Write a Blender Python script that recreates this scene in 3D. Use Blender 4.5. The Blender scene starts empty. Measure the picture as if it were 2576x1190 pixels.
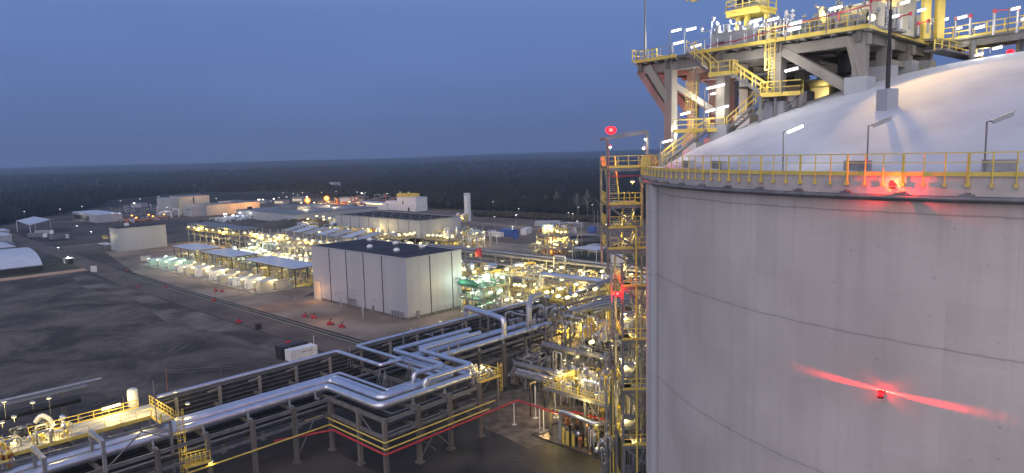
import bpy, math, random
from math import sin, cos, tan, atan, atan2, radians as R, pi, sqrt, hypot
from mathutils import Vector, Matrix
rnd = random.Random(11)
sc = bpy.context.scene
col = sc.collection
# ---------------------------------------------------------------- camera
FV = 1738.0; CXV, CYV = 1288.0, 595.0           # the photograph measured 2576 x 1190
TH = atan(209 / FV); RO = 0.025; H = 47.0
cam = bpy.data.objects.new('camera', bpy.data.cameras.new('camera'))
col.objects.link(cam); sc.camera = cam
cam.data.sensor_width = 36; cam.data.lens = 36 * FV / 2576
cam.data.clip_start = .5; cam.data.clip_end = 20000
_u0 = Vector((0, sin(TH), cos(TH))); _r0 = Vector((1, 0, 0)); _f = Vector((0, cos(TH), -sin(TH)))
_r = _r0 * cos(RO) - _u0 * sin(RO); _u = _r0 * sin(RO) + _u0 * cos(RO)
cam.matrix_world = Matrix(((_r.x, _u.x, -_f.x, 0), (_r.y, _u.y, -_f.y, 0), (_r.z, _u.z, -_f.z, H), (0, 0, 0, 1)))
# ---------------------------------------------------------------- world: dusk, last light behind the camera
w = bpy.data.worlds.new('World'); sc.world = w; w.use_nodes = True
nt = w.node_tree; N = nt.nodes; L = nt.links
for n in list(N): N.remove(n)
out = N.new('ShaderNodeOutputWorld'); bg = N.new('ShaderNodeBackground'); L.new(bg.outputs[0], out.inputs[0])
tc = N.new('ShaderNodeTexCoord'); sx = N.new('ShaderNodeSeparateXYZ'); L.new(tc.outputs['Generated'], sx.inputs[0])
rz = N.new('ShaderNodeValToRGB'); L.new(sx.outputs['Z'], rz.inputs[0])
E_ = rz.color_ramp.elements
E_[0].position = 0; E_[0].color = (.084, .112, .228, 1)
E_[1].position = 1; E_[1].color = (.11, .18, .38, 1)
for p_, c_ in ((.04, (.080, .122, .262, 1)), (.13, (.094, .152, .34, 1)), (.28, (.118, .20, .42, 1)), (.5, (.115, .19, .40, 1))):
    e = E_.new(p_); e.color = c_
# soft streaks of high cloud
mp = N.new('ShaderNodeMapping'); mp.inputs['Scale'].default_value = (1.2, 1.2, 7); L.new(tc.outputs['Generated'], mp.inputs[0])
ns = N.new('ShaderNodeTexNoise'); ns.inputs['Scale'].default_value = 1.6; ns.inputs['Detail'].default_value = 5; L.new(mp.outputs[0], ns.inputs['Vector'])
mr = N.new('ShaderNodeMapRange'); mr.inputs[1].default_value = .3; mr.inputs[2].default_value = .75; mr.inputs[3].default_value = 1.12; mr.inputs[4].default_value = 1.28
L.new(ns.outputs['Fac'], mr.inputs[0])
mx = N.new('ShaderNodeVectorMath'); mx.operation = 'SCALE'; L.new(rz.outputs[0], mx.inputs[0]); L.new(mr.outputs[0], mx.inputs['Scale'])
# western glow behind the camera
gl = N.new('ShaderNodeMapRange'); gl.inputs[1].default_value = .1; gl.inputs[2].default_value = -1.0; gl.inputs[3].default_value = 0; gl.inputs[4].default_value = 1
L.new(sx.outputs['Y'], gl.inputs[0])
ga = N.new('ShaderNodeVectorMath'); ga.operation = 'SCALE'; ga.inputs[0].default_value = (.30, .25, .27); L.new(gl.outputs[0], ga.inputs['Scale'])
ad = N.new('ShaderNodeVectorMath'); ad.operation = 'ADD'; L.new(mx.outputs[0], ad.inputs[0]); L.new(ga.outputs[0], ad.inputs[1])
L.new(ad.outputs[0], bg.inputs[0]); bg.inputs[1].default_value = 1.0
# last light of an overcast dusk, very soft
sun = bpy.data.objects.new('sun', bpy.data.lights.new('sun', 'SUN')); col.objects.link(sun)
sun.data.energy = 1.45; sun.data.angle = R(85); sun.data.color = (1, .86, .74); sun.rotation_euler = (R(60), 0, R(-14))
sc.view_settings.view_transform = 'Standard'; sc.view_settings.look = 'None'; sc.view_settings.exposure = .14; sc.view_settings.gamma = 1
sc.cycles.use_denoising = True; sc.cycles.max_bounces = 4; sc.cycles.diffuse_bounces = 2; sc.cycles.glossy_bounces = 2
sc.cycles.transmission_bounces = 2; sc.cycles.transparent_max_bounces = 6; sc.cycles.volume_bounces = 0
sc.cycles.sample_clamp_indirect = 2.0; sc.cycles.use_light_tree = True
sc.cycles.caustics_reflective = False; sc.cycles.caustics_refractive = False
# ---------------------------------------------------------------- places
PH = R(46.5); CP, SP = cos(PH), sin(PH)         # the plant's own grid: i runs away to the right, j away to the left
def W(i, j, z=0.): return Vector((i * CP - j * SP, i * SP + j * CP, z))
GRID = Matrix.Rotation(PH, 4, 'Z')
def ray(px, py):
    u = (px - CXV) / FV; v = (CYV - py) / FV
    a = u * cos(RO) + v * sin(RO); b = -u * sin(RO) + v * cos(RO)
    return Vector((a, cos(TH) + b * sin(TH), -sin(TH) + b * cos(TH)))
def at(px, py, z=0.):                            # where a pixel of the photograph meets the level z
    d = ray(px, py); t = (z - H) / d.z; return Vector((d.x * t, d.y * t, z))
def atd(px, py, Y):
    d = ray(px, py); t = Y / d.y; return Vector((d.x * t, d.y * t, H + d.z * t))
def ij(p): return (p[0] * CP + p[1] * SP, -p[0] * SP + p[1] * CP)
# ---------------------------------------------------------------- mesh builder
class MB:
    def __init__(s, M=None): s.v = []; s.f = []; s.sm = []; s.M = M
    def add(s, vs, fs, smooth=False):
        o = len(s.v)
        s.v += [tuple(s.M @ Vector(q)) if s.M else tuple(q) for q in vs]
        s.f += [tuple(k + o for k in q) for q in fs]; s.sm += [smooth] * len(fs)
        return s
    def box(s, a, b):
        (x0, y0, z0), (x1, y1, z1) = a, b
        return s.add([(x0,y0,z0),(x1,y0,z0),(x1,y1,z0),(x0,y1,z0),(x0,y0,z1),(x1,y0,z1),(x1,y1,z1),(x0,y1,z1)],
              [(0,3,2,1),(4,5,6,7),(0,1,5,4),(1,2,6,5),(2,3,7,6),(3,0,4,7)])
    def cbox(s, c, d, rz=0):
        c = Vector(c); q = []
        for z in (-.5, .5):
            for x, y in ((-.5,-.5),(.5,-.5),(.5,.5),(-.5,.5)):
                X, Y = x * d[0], y * d[1]
                q.append((c.x + X * cos(rz) - Y * sin(rz), c.y + X * sin(rz) + Y * cos(rz), c.z + z * d[2]))
        return s.add(q, [(0,3,2,1),(4,5,6,7),(0,1,5,4),(1,2,6,5),(2,3,7,6),(3,0,4,7)])
    def bar(s, p, q, w=.1, h=None):
        p, q = Vector(p), Vector(q); h = h or w; d = q - p
        if d.length < 1e-6: return s
        d.normalize(); up = Vector((0, 0, 1)) if abs(d.z) < .95 else Vector((0, 1, 0))
        x = d.cross(up).normalized() * w / 2; y = x.normalized().cross(d) * h / 2
        vs = [p - x - y, p + x - y, p + x + y, p - x + y, q - x - y, q + x - y, q + x + y, q - x + y]
        return s.add(vs, [(0,1,2,3),(7,6,5,4),(0,4,5,1),(1,5,6,2),(2,6,7,3),(3,7,4,0)])
    def ibeam(s, p, q, w=.3, h=.5):
        p, q = Vector(p), Vector(q); z = Vector((0, 0, h / 2 - .03))
        s.bar(p + z, q + z, w, .06); s.bar(p - z, q - z, w, .06); return s.bar(p, q, .05, h - .12)
    def tube(s, pts, r, n=8, bend=None, cap=True):
        pts = [Vector(q) for q in pts]; bend = r * 2.2 if bend is None else bend
        path = [pts[0]]
        for k in range(1, len(pts) - 1):
            a, b, c = pts[k - 1], pts[k], pts[k + 1]
            u, v = (a - b), (c - b); d = min(bend, u.length * .49, v.length * .49)
            if d < 1e-4: path.append(b); continue
            A, C_ = b + u.normalized() * d, b + v.normalized() * d
            for t in (0, .2, .4, .6, .8, 1):
                path.append(A * (1 - t) ** 2 + b * 2 * t * (1 - t) + C_ * t * t)
        path.append(pts[-1])
        ds = [(path[min(k + 1, len(path) - 1)] - path[max(k - 1, 0)]).normalized() for k in range(len(path))]
        up = Vector((0, 0, 1)) if abs(ds[0].z) < .9 else Vector((0, 1, 0))
        x = ds[0].cross(up).normalized(); vs = []
        for p, d in zip(path, ds):
            x = (x - d * x.dot(d)).normalized(); y = x.cross(d)
            vs += [p + x * r * cos(2 * pi * k / n) + y * r * sin(2 * pi * k / n) for k in range(n)]
        m = len(path)
        fs = [(a * n + k, a * n + (k + 1) % n, (a + 1) * n + (k + 1) % n, (a + 1) * n + k) for a in range(m - 1) for k in range(n)]
        s.add(vs, fs, True)
        if cap: s.add([vs[k] for k in range(n)], [tuple(range(n))[::-1]]); s.add([vs[(m - 1) * n + k] for k in range(n)], [tuple(range(n))])
        return s
    def lathe(s, prof, c=(0, 0, 0), n=16, a0=0, a1=2 * pi, smooth=True):
        full = abs(a1 - a0 - 2 * pi) < 1e-6; m = n if full else n + 1; vs = []
        for r, z in prof:
            for k in range(m):
                a = a0 + (a1 - a0) * k / n; vs.append((c[0] + r * cos(a), c[1] + r * sin(a), c[2] + z))
        fs = []
        for q in range(len(prof) - 1):
            for k in range(n):
                k2 = (k + 1) % m; fs.append((q * m + k, q * m + k2, (q + 1) * m + k2, (q + 1) * m + k))
        return s.add(vs, fs, smooth)
    def vessel(s, p, q, r, n=14):                # cylinder with dished ends, any axis
        p, q = Vector(p), Vector(q); d = (q - p).normalized(); up = Vector((0, 0, 1)) if abs(d.z) < .9 else Vector((1, 0, 0))
        x = d.cross(up).normalized(); y = x.cross(d); L_ = (q - p).length; e = r * .5; vs = []; prof = []
        for k in range(5): prof.append((r * sin(k / 4 * pi / 2) + .001, -e * cos(k / 4 * pi / 2)))
        prof += [(a, L_ - b) for a, b in prof[::-1]]
        for a, b in prof:
            vs += [p + d * b + x * a * cos(2 * pi * k / n) + y * a * sin(2 * pi * k / n) for k in range(n)]
        return s.add(vs, [(a * n + k, a * n + (k + 1) % n, (a + 1) * n + (k + 1) % n, (a + 1) * n + k) for a in range(len(prof) - 1) for k in range(n)], True)
    def prism(s, poly, z0, z1):
        n = len(poly); vs = [(x, y, z0) for x, y in poly] + [(x, y, z1) for x, y in poly]
        return s.add(vs, [tuple(range(n))[::-1], tuple(range(n, 2 * n))] + [(k, (k + 1) % n, n + (k + 1) % n, n + k) for k in range(n)])
    def rail(s, pts, h=1.15, step=1.6, t=.06, kick=True):
        pts = [Vector(q) for q in pts]
        for a, b in zip(pts, pts[1:]):
            Z_ = Vector((0, 0, 1)); m = max(1, round((b - a).length / step))
            s.bar(a + Z_ * h, b + Z_ * h, t, t); s.bar(a + Z_ * h * .55, b + Z_ * h * .55, t * .8, t * .8)
            if kick: s.bar(a + Z_ * .09, b + Z_ * .09, .03, .18)
            for k in range(m + 1):
                q = a + (b - a) * (k / m); s.bar(q, q + Z_ * h, t, t)
        return s
    def flight(s, p, q, wd=.9, side=None):       # stair flight p -> q : stringers and treads
        p, q = Vector(p), Vector(q); d = q - p; hd = Vector((d.x, d.y, 0)).normalized(); x = Vector((-hd.y, hd.x, 0)) * wd / 2
        s.bar(p + x, q + x, .06, .26); s.bar(p - x, q - x, .06, .26)
        n = max(3, int(abs(d.z) / .22))
        for k in range(n):
            c = p + d * ((k + .5) / n); s.bar(c + x * .97, c - x * .97, .27, .04)
        return s
    def ladder(s, p, z1, out, wd=.5, cage=True): # caged ladder going up from p, cage towards 'out'
        p = Vector(p); o = Vector(out).normalized(); x = Vector((-o.y, o.x, 0)) * wd / 2; zz = Vector((0, 0, z1 - p.z))
        s.bar(p + x, p + x + zz, .05); s.bar(p - x, p - x + zz, .05)
        n = int((z1 - p.z) / .3)
        for k in range(n): c = p + Vector((0, 0, .3 * k)); s.bar(c + x, c - x, .035)
        if cage:
            hoop = [p + x * 1.4, p + x * 1.5 + o * .45, p + x * .7 + o * .75, p - x * .7 + o * .75, p - x * 1.5 + o * .45, p - x * 1.4]
            z = 2.2
            while z < z1 - p.z:
                for a, b in zip(hoop, hoop[1:]): s.bar(a + Vector((0, 0, z)), b + Vector((0, 0, z)), .05)
                z += .9
            for a in hoop[1:-1]: s.bar(a + Vector((0, 0, 2.2)), a + zz, .045)
        return s
    def truss(s, p, q, h, n, t=.1):
        p, q = Vector(p), Vector(q); Z_ = Vector((0, 0, h)); s.bar(p, q, t); s.bar(p + Z_, q + Z_, t)
        for k in range(n):
            a, b = p + (q - p) * (k / n), p + (q - p) * ((k + 1) / n)
            s.bar(a + Z_ * (k % 2), b + Z_ * ((k + 1) % 2), t * .7)
        return s
    def build(s, name, mat, parent=None, origin=None):
        me = bpy.data.meshes.new(name)
        if parent is not None and origin is None: off = Vector(parent.get('_w', (0, 0, 0)))
        elif origin is not None: off = Vector(origin)
        elif s.v:
            xs = [q[0] for q in s.v]; ys = [q[1] for q in s.v]; off = Vector(((min(xs) + max(xs)) / 2, (min(ys) + max(ys)) / 2, min(q[2] for q in s.v)))
        else: off = Vector((0, 0, 0))
        me.from_pydata([(q[0] - off.x, q[1] - off.y, q[2] - off.z) for q in s.v], [], s.f)
        me.polygons.foreach_set('use_smooth', s.sm); me.materials.append(mat); me.update()
        o = bpy.data.objects.new(name, me); col.objects.link(o)
        if parent is not None:
            o.parent = parent
            if origin is not None: o.location = off - Vector(parent.get('_w', (0, 0, 0)))
        else: o.location = off
        o['_w'] = tuple(off) if parent is None or origin is not None else tuple(parent.get('_w', (0, 0, 0)))
        return o
def GB(): return MB(GRID)
def tag(o, label=None, cat=None, group=None, kind=None):
    if label: o['label'] = label
    if cat: o['category'] = cat
    if group: o['group'] = group
    if kind: o['kind'] = kind
    return o
def thing(name, label, cat, loc=(0, 0, 0), group=None, rz=0):
    o = bpy.data.objects.new(name, None); col.objects.link(o); o.location = loc; o.rotation_euler = (0, 0, rz); o.empty_display_size = .5
    o['_w'] = tuple(loc); return tag(o, label, cat, group)
KIDS = {}
def kids(o): return [c for c in bpy.data.objects if c.parent == o]
def copy_tree(o, loc=None, rz=None, label=None, parent=None, ch=None):
    c = o.copy(); col.objects.link(c)
    if parent is not None: c.parent = parent
    if loc is not None: c.location = loc
    if rz is not None: c.rotation_euler = (0, 0, rz)
    if label: c['label'] = label
    for k in (kids(o) if ch is None else ch.get(o, [])): copy_tree(k, parent=c, ch=ch)
    return c
def ORD(n): return ['first','second','third','fourth','fifth','sixth','seventh','eighth','ninth','tenth','eleventh','twelfth','thirteenth','fourteenth','fifteenth','sixteenth','seventeenth','eighteenth','nineteenth','twentieth'][n] if n < 20 else {21: 'twenty-first', 22: 'twenty-second', 23: 'twenty-third'}.get(n + 1, str(n + 1) + ('st' if n % 10 == 0 else 'nd' if n % 10 == 1 else 'rd' if n % 10 == 2 else 'th'))
# ---------------------------------------------------------------- materials
def mat(name, c, rough=.6, metal=0., var=.12, scale=1.5, bump=0., c2=None, streak=False, detail=4, lo=.35, hi=.65, bscale=None):
    m = bpy.data.materials.new(name); m.use_nodes = True; t = m.node_tree; b = t.nodes['Principled BSDF']
    b.inputs['Roughness'].default_value = rough; b.inputs['Metallic'].default_value = metal
    g = t.nodes.new('ShaderNodeNewGeometry'); n = t.nodes.new('ShaderNodeTexNoise'); n.inputs['Scale'].default_value = scale; n.inputs['Detail'].default_value = detail
    mpn = t.nodes.new('ShaderNodeMapping'); t.links.new(g.outputs['Position'], mpn.inputs[0]); t.links.new(mpn.outputs[0], n.inputs['Vector'])
    if streak: mpn.inputs['Scale'].default_value = (1, 1, .12)
    r = t.nodes.new('ShaderNodeValToRGB'); t.links.new(n.outputs['Fac'], r.inputs[0])
    a = [x * (1 - var) for x in c]; z = c2 or [min(1, x * (1 + var)) for x in c]
    r.color_ramp.elements[0].position = lo; r.color_ramp.elements[0].color = (*a, 1)
    r.color_ramp.elements[1].position = hi; r.color_ramp.elements[1].color = (*z, 1)
    t.links.new(r.outputs[0], b.inputs['Base Color'])
    if bump:
        n2 = t.nodes.new('ShaderNodeTexNoise'); n2.inputs['Scale'].default_value = bscale or scale * 4; n2.inputs['Detail'].default_value = 5; t.links.new(mpn.outputs[0], n2.inputs['Vector'])
        bp = t.nodes.new('ShaderNodeBump'); bp.inputs['Strength'].default_value = bump; bp.inputs['Distance'].default_value = .2
        t.links.new(n2.outputs['Fac'], bp.inputs['Height']); t.links.new(bp.outputs[0], b.inputs['Normal'])
    return m
def emit(name, c, s, sample=False):
    m = bpy.data.materials.new(name); m.use_nodes = True; t = m.node_tree; t.nodes.clear()
    o = t.nodes.new('ShaderNodeOutputMaterial'); e = t.nodes.new('ShaderNodeEmission'); e.inputs[0].default_value = (*c, 1); e.inputs[1].default_value = s
    t.links.new(e.outputs[0], o.inputs[0]); m.cycles.emission_sampling = 'FRONT' if sample else 'NONE'; return m
M = dict(
  conc=mat('concrete', (.24, .225, .205), .85, var=.18, scale=.6, bump=.15, streak=True),
  conc_d=mat('concrete_weathered', (.135, .125, .115), .9, var=.25, scale=.8, bump=.2, streak=True),
  galv=mat('galvanised_steel', (.36, .37, .39), .45, .6, var=.15, scale=1.2),
  steel=mat('grey_steel', (.20, .20, .21), .6, .3, var=.2, scale=1),
  dark=mat('dark_steel', (.035, .035, .038), .6, .3, var=.3, scale=1),
  clad=mat('aluminium_cladding', (.64, .66, .73), .33, .8, var=.07, scale=.8, bump=.02),
  clad_d=mat('dull_cladding', (.42, .42, .43), .5, .5, var=.12, scale=1.3),
  yellow=mat('yellow_paint', (.68, .52, .11), .5, var=.12, scale=1.1),
  red=mat('red_paint', (.42, .04, .055), .5, var=.15, scale=1),
  white=mat('white_paint', (.72, .72, .70), .5, var=.08, scale=.5),
  cream=mat('cream_panel', (.50, .46, .36), .6, var=.08, scale=.4),
  green=mat('green_paint', (.05, .22, .14), .5, var=.15, scale=1),
  blue=mat('blue_paint', (.04, .10, .32), .5, var=.15, scale=1),
  teal=mat('pale_green_paint', (.45, .60, .50), .5, var=.12, scale=1),
  black=mat('black_rubber', (.02, .02, .02), .7, var=.2),
  orange=mat('rusty_steel', (.35, .13, .05), .8, var=.4, scale=2),
  panel=mat('light_wall_panel', (.37, .385, .42), .55, var=.05, scale=.15, streak=True),
  panel_d=mat('grey_wall_panel', (.36, .37, .39), .6, var=.06, scale=.2, streak=True),
  roof=mat('dark_roof_felt', (.025, .027, .034), .9, var=.3, scale=.12),
  roof_l=mat('pale_sheet_roof', (.50, .53, .60), .45, var=.06, scale=.2),
  roof_g=mat('grey_sheet_roof', (.16, .17, .19), .7, var=.15, scale=.2),
  glass=mat('dark_window_glass', (.03, .035, .045), .15, var=.2),
  bark=mat('birch_bark', (.22, .20, .19), .9, var=.4, scale=2),
  lamp=emit('cool_lamp_glow', (1, .98, .90), 4),
  lampw=emit('warm_lamp_glow', (1, .86, .40), 2.6),
  lampg=emit('greenish_lamp_glow', (.80, 1, .72), 2.6),
  lampo=emit('sodium_lamp_glow', (1, .42, .07), 3.2),
  
  lampo_off=mat('unlit_lamp_lens', (.45, .47, .5), .3, var=.05),
  window=emit('lit_window_glow', (1, .75, .42), 1.6),
)
def glass_glow(name, tint, c, s):                # see-through glowing glass, also for oversized shells that imitate a lamp's halo
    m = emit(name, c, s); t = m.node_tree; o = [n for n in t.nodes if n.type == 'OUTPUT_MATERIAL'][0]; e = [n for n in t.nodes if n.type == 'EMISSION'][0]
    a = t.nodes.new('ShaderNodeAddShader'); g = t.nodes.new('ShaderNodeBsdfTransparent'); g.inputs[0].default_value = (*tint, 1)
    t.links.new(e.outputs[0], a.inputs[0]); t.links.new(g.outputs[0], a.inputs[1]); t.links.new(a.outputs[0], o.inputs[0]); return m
M['lampr'] = glass_glow('red_lens_halo', (1, .2, .2), (1, .012, .02), 3)
M['lampo_halo'] = glass_glow('sodium_halo_shell', (1, .6, .3), (1, .38, .05), .9)
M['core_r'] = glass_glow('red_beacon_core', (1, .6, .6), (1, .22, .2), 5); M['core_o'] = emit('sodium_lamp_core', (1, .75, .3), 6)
def light(name, loc, e, c, parent=None, r=.15, kind='POINT', **kw):
    d = bpy.data.lights.new(name, kind); d.energy = e; d.color = c
    if kind != 'SUN' and hasattr(d, 'shadow_soft_size'): d.shadow_soft_size = r
    for k, v in kw.items(): setattr(d, k, v)
    o = bpy.data.objects.new(name, d); col.objects.link(o)
    if parent is not None: o.parent = parent; o.location = Vector(loc) - Vector(parent.get('_w', (0, 0, 0)))
    else: o.location = loc
    return o
COOL = (1, .95, .82); WARM = (1, .74, .22); GREEN = (.80, 1, .72); SODIUM = (1, .45, .12); RED = (1, .02, .015)
# ================================================================ ground, roads, hills, forest
def sheet(name, poly, z, m, kind='structure'):
    mb = MB(); mb.add([(p[0], p[1], z) for p in poly], [tuple(range(len(poly)))])
    return tag(mb.build(name, m, origin=(0, 0, 0)), kind=kind)
def gpoly(*q): return [W(a, b) for a, b in q]
m_gr = mat('dark_soil', (.045, .038, .034), .95, var=.45, scale=.025, c2=(.085, .070, .058), bump=.6, detail=8, lo=.40, hi=.62, bscale=.5)
sheet('ground', [(-7000, -300), (7000, -300), (7000, 7000), (-7000, 7000)], 0, m_gr)
m_field = mat('scraped_earth', (.034, .026, .022), .95, var=.1, scale=.045, c2=(.15, .120, .100), bump=1.0, detail=14, lo=.41, hi=.62, bscale=.5)
for n_ in m_field.node_tree.nodes:
    if n_.type == 'TEX_NOISE': n_.inputs['Distortion'].default_value = .5; n_.inputs['Roughness'].default_value = .72
sheet('bare_field', gpoly((-60, 120), (86.5, 120), (86.5, 345), (-60, 345)), .004, m_field)
m_sand = mat('sandy_track', (.48, .30, .18), .95, var=.2, scale=.05, bump=.4)  # orange of lamplight on the road is put into the sand colour
sheet('sand_road', gpoly((-80, 345), (92, 346), (93, 355), (-80, 352)), .012, m_sand)
m_grass = mat('rough_grass', (.030, .040, .018), .95, var=.4, scale=.08, c2=(.055, .06, .03), bump=.5, detail=8)
sheet('grass_field', gpoly((-80, 355.5), (92, 358), (92, 420), (-80, 420)), .004, m_grass)
sheet('grass_verge', gpoly((194, 215), (262, 200), (262, 130), (196, 120)), .008, m_grass)
m_asph = mat('asphalt', (.085, .066, .054), .85, var=.2, scale=.08, c2=(.13, .098, .076), bump=.2, detail=8)
sheet('main_road', gpoly((87.2, 135), (95.6, 135), (97.2, 290), (104, 430), (110, 620), (98, 620), (95, 430), (87.2, 290)), .016, m_asph)
sheet('cross_road', gpoly((104, 428), (330, 428), (330, 440), (104, 440)), .012, m_asph)
sheet('left_road', gpoly((-100, 455), (330, 455), (330, 462), (-100, 462)), .012, m_asph)
m_yard = mat('paved_yard', (.18, .14, .105), .9, var=.3, scale=.06, c2=(.29, .23, .175), bump=.2, detail=8)  # warm brown stands for sodium light on the ground, put into the colour
sheet('paved_yard', gpoly((99.5, 140), (119, 140), (119, 212), (140, 228), (140, 410), (116, 410), (101, 320), (99.5, 270)), .008, m_yard)
sheet('plant_yard', gpoly((119, 60), (200, 60), (262, 200), (262, 420), (140, 420), (140, 212), (119, 212)), .004, m_yard)
m_apron = mat('crushed_stone', (.10, .085, .068), .95, var=.3, scale=.5, c2=(.19, .165, .135), bump=.8, detail=10, bscale=3)
sheet('gravel_apron', gpoly((57, 50), (100, 50), (100, 95.5), (57, 95.5)), .006, mat('wet_ground', (.018, .0155, .014), .6, var=.4, scale=.12, c2=(.050, .043, .037), bump=.5, detail=10, bscale=2))
sheet('stone_bed', gpoly((78, 71), (96, 71), (104, 90), (84, 96), (79.5, 84)), .012, m_apron)
m_dirt = mat('brown_construction_yard', (.13, .095, .075), .95, var=.3, scale=.04, c2=(.17, .12, .09), bump=.4, detail=8)
sheet('dirt_yard', gpoly((262, 120), (420, 60), (470, 200), (450, 560), (262, 560)), .004, m_dirt)
sheet('sand_track', gpoly((300, 200), (312, 200), (345, 420), (335, 420)), .010, mat('pale_sand', (.22, .17, .12), .95, var=.2, scale=.08))
sheet('grass_strip', gpoly((355, 80), (395, 80), (440, 560), (400, 560)), .010, mat('dry_grass', (.08, .065, .035), .95, var=.35, scale=.06, bump=.4))
sheet('sandy_verge', gpoly((79, 150), (86.6, 150), (86.6, 343), (82, 343), (76, 300), (81, 260), (74, 210), (80, 180)), .02, mat('pale_dry_earth', (.05, .040, .034), .95, var=.2, scale=.06, c2=(.17, .138, .115), bump=.8, detail=12, lo=.42, hi=.6))
# wheel ruts worn across the bare field
rr_ = random.Random(4); m_rut = mat('worn_wheel_ruts', (.10, .084, .072), .95, var=.4, scale=.25, bump=.4)
for k_ in range(7):
    a0_, j_ = rr_.uniform(-20, 40), rr_.uniform(135, 330); pts_ = []
    for q_ in range(24): t_ = q_ / 23; pts_.append((a0_ + (86 - a0_) * t_, j_ + 26 * sin(t_ * 2.2 + k_) * (1 - t_) + 10 * sin(t_ * 5 + k_)))
    rb_ = MB()
    for sd in (-1, 1):
        vs_ = []
        for (i_, q_), (i2_, q2_) in zip(pts_, pts_[1:] + [(pts_[-1][0] * 2 - pts_[-2][0], pts_[-1][1] * 2 - pts_[-2][1])]):
            d_ = Vector((i2_ - i_, q2_ - q_, 0)).normalized(); n_ = Vector((-d_.y, d_.x, 0)); c_ = Vector((i_, q_, .009 + .001 * k_)) + n_ * 1.1 * sd; wd_ = .22 + .14 * sin(i_ * .7)
            vs_ += [GRID @ (c_ + n_ * wd_), GRID @ (c_ - n_ * wd_)]
        rb_.add(vs_, [(2 * q, 2 * q + 2, 2 * q + 3, 2 * q + 1) for q in range(23)])
    tag(rb_.build('wheel_ruts', m_rut, origin=(0, 0, 0)), kind='structure')
# kerb and low drain along the road
k = GB(); k.box((96.2, 140, 0), (96.5, 330, .14)); k.box((97.9, 140, 0), (98.15, 330, .14))
tag(k.build('road_kerb', M['conc'], origin=(0, 0, 0)), kind='structure')
k = GB(); k.box((96.5, 140, .004), (97.9, 330, .05)); tag(k.build('drain_strip', m_grass, origin=(0, 0, 0)), kind='structure')
# hills to the horizon
def hill_z(x, y):
    d = hypot(x, y); t = max(0, min(1, (d - 900) / 4200)); t = t * t * (3 - 2 * t)
    a = atan2(x, y)
    return t * (30 + 5.5 * sin(a * 5 + 1) + 3.5 * sin(a * 11 + d * .0012) + 2 * sin(a * 23 + 2) + 10 * max(0, min(1, (a + .1) * 2.2)))
hb = MB(); na, nr = 150, 60; vs = []
for q in range(nr):
    d = 860 * (7.2) ** (q / (nr - 1))
    for k in range(na):
        a = R(-62 + 124 * k / (na - 1)); x, y = d * sin(a), d * cos(a); vs.append((x, y, hill_z(x, y) + (6 if q else -.5)))
hb.add(vs, [(q * na + k, q * na + k + 1, (q + 1) * na + k + 1, (q + 1) * na + k) for q in range(nr - 1) for k in range(na - 1)], True)
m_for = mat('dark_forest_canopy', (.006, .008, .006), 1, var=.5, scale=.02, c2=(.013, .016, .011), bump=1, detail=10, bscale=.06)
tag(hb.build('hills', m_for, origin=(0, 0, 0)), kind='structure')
# forest edge measured in the photograph, as azimuth -> distance
EDGE = [(-40, 620), (-36, 700), (-30, 900), (-25, 1010), (-20, 960), (-14, 840), (-10, 730), (-6, 612), (0, 560), (5, 520), (12, 470), (20, 430), (60, 400)]
def edge(a):
    for (a0, d0), (a1, d1) in zip(EDGE, EDGE[1:]):
        if a0 <= a <= a1: return d0 + (d1 - d0) * (a - a0) / (a1 - a0)
    return EDGE[0][1] if a < EDGE[0][0] else EDGE[-1][1]
fb = MB(); V_, F_ = [], []
def crown(x, y, z, h, r, conif):
    n = 6; o = len(V_); a0 = rnd.random() * 6
    rings = ((.16, .55), (.34, 1.0), (.62, .62), (.86, .26)) if conif else ((.12, .5), (.40, 1.0), (.72, .92), (.93, .45))
    for t, k in rings:
        for q in range(n):
            a = a0 + q * 2 * pi / n; rr = r * k * (.72 + .56 * rnd.random()); V_.append((x + rr * cos(a), y + rr * sin(a), z + h * (t + .08 * (rnd.random() - .5))))
    V_.append((x + (rnd.random() - .5) * r * .3, y, z + h * (1 if conif else .99))); V_.append((x, y, z))
    for g in range(3):
        for q in range(n): F_.append((o + g * n + q, o + g * n + (q + 1) % n, o + (g + 1) * n + (q + 1) % n, o + (g + 1) * n + q))
    for q in range(n): F_.append((o + 3 * n + q, o + 3 * n + (q + 1) % n, o + 4 * n)); F_.append((o + (q + 1) % n, o + q, o + 4 * n + 1))
for k in range(13000):
    a = -40 + 62 * rnd.random(); d0 = edge(a); u = rnd.random()
    d = d0 + (u ** 2.4) * (2600 - d0) + rnd.random() * 14
    ar = R(a); x, y = d * sin(ar), d * cos(ar); con = rnd.random() < .6
    big = 1 + max(0, (d - 900) / 1500)
    crown(x, y, hill_z(x, y) if d > 900 else 0, (14 if con else 12.5) * (.78 + (.45 if d < 1100 else .2) * rnd.random()), (2.6 if con else 3.6) * (.8 + .5 * rnd.random()) * big, con)
fb.v, fb.f, fb.sm = V_, F_, [False] * len(F_)
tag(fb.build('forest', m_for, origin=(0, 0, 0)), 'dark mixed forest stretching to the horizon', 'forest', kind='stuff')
# hedge of shrubs before the forest on the right
V_, F_ = [], []; fb = MB()
for k in range(800):
    t = rnd.random(); p = at(1190 + 340 * t, 541 + 17 * t + rnd.random() * 4); crown(p.x + rnd.random() * 3, p.y + rnd.random() * 4, 0, 2.2 + 1.8 * rnd.random(), 1.5, False)
fb.v, fb.f, fb.sm = V_, F_, [False] * len(F_)
tag(fb.build('shrub_belt', mat('brown_shrub', (.035, .028, .018), 1, var=.4, scale=.3, c2=(.06, .045, .025)), origin=(0, 0, 0)), 'belt of low brown shrubs along the perimeter track', 'shrubs', kind='stuff')
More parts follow.
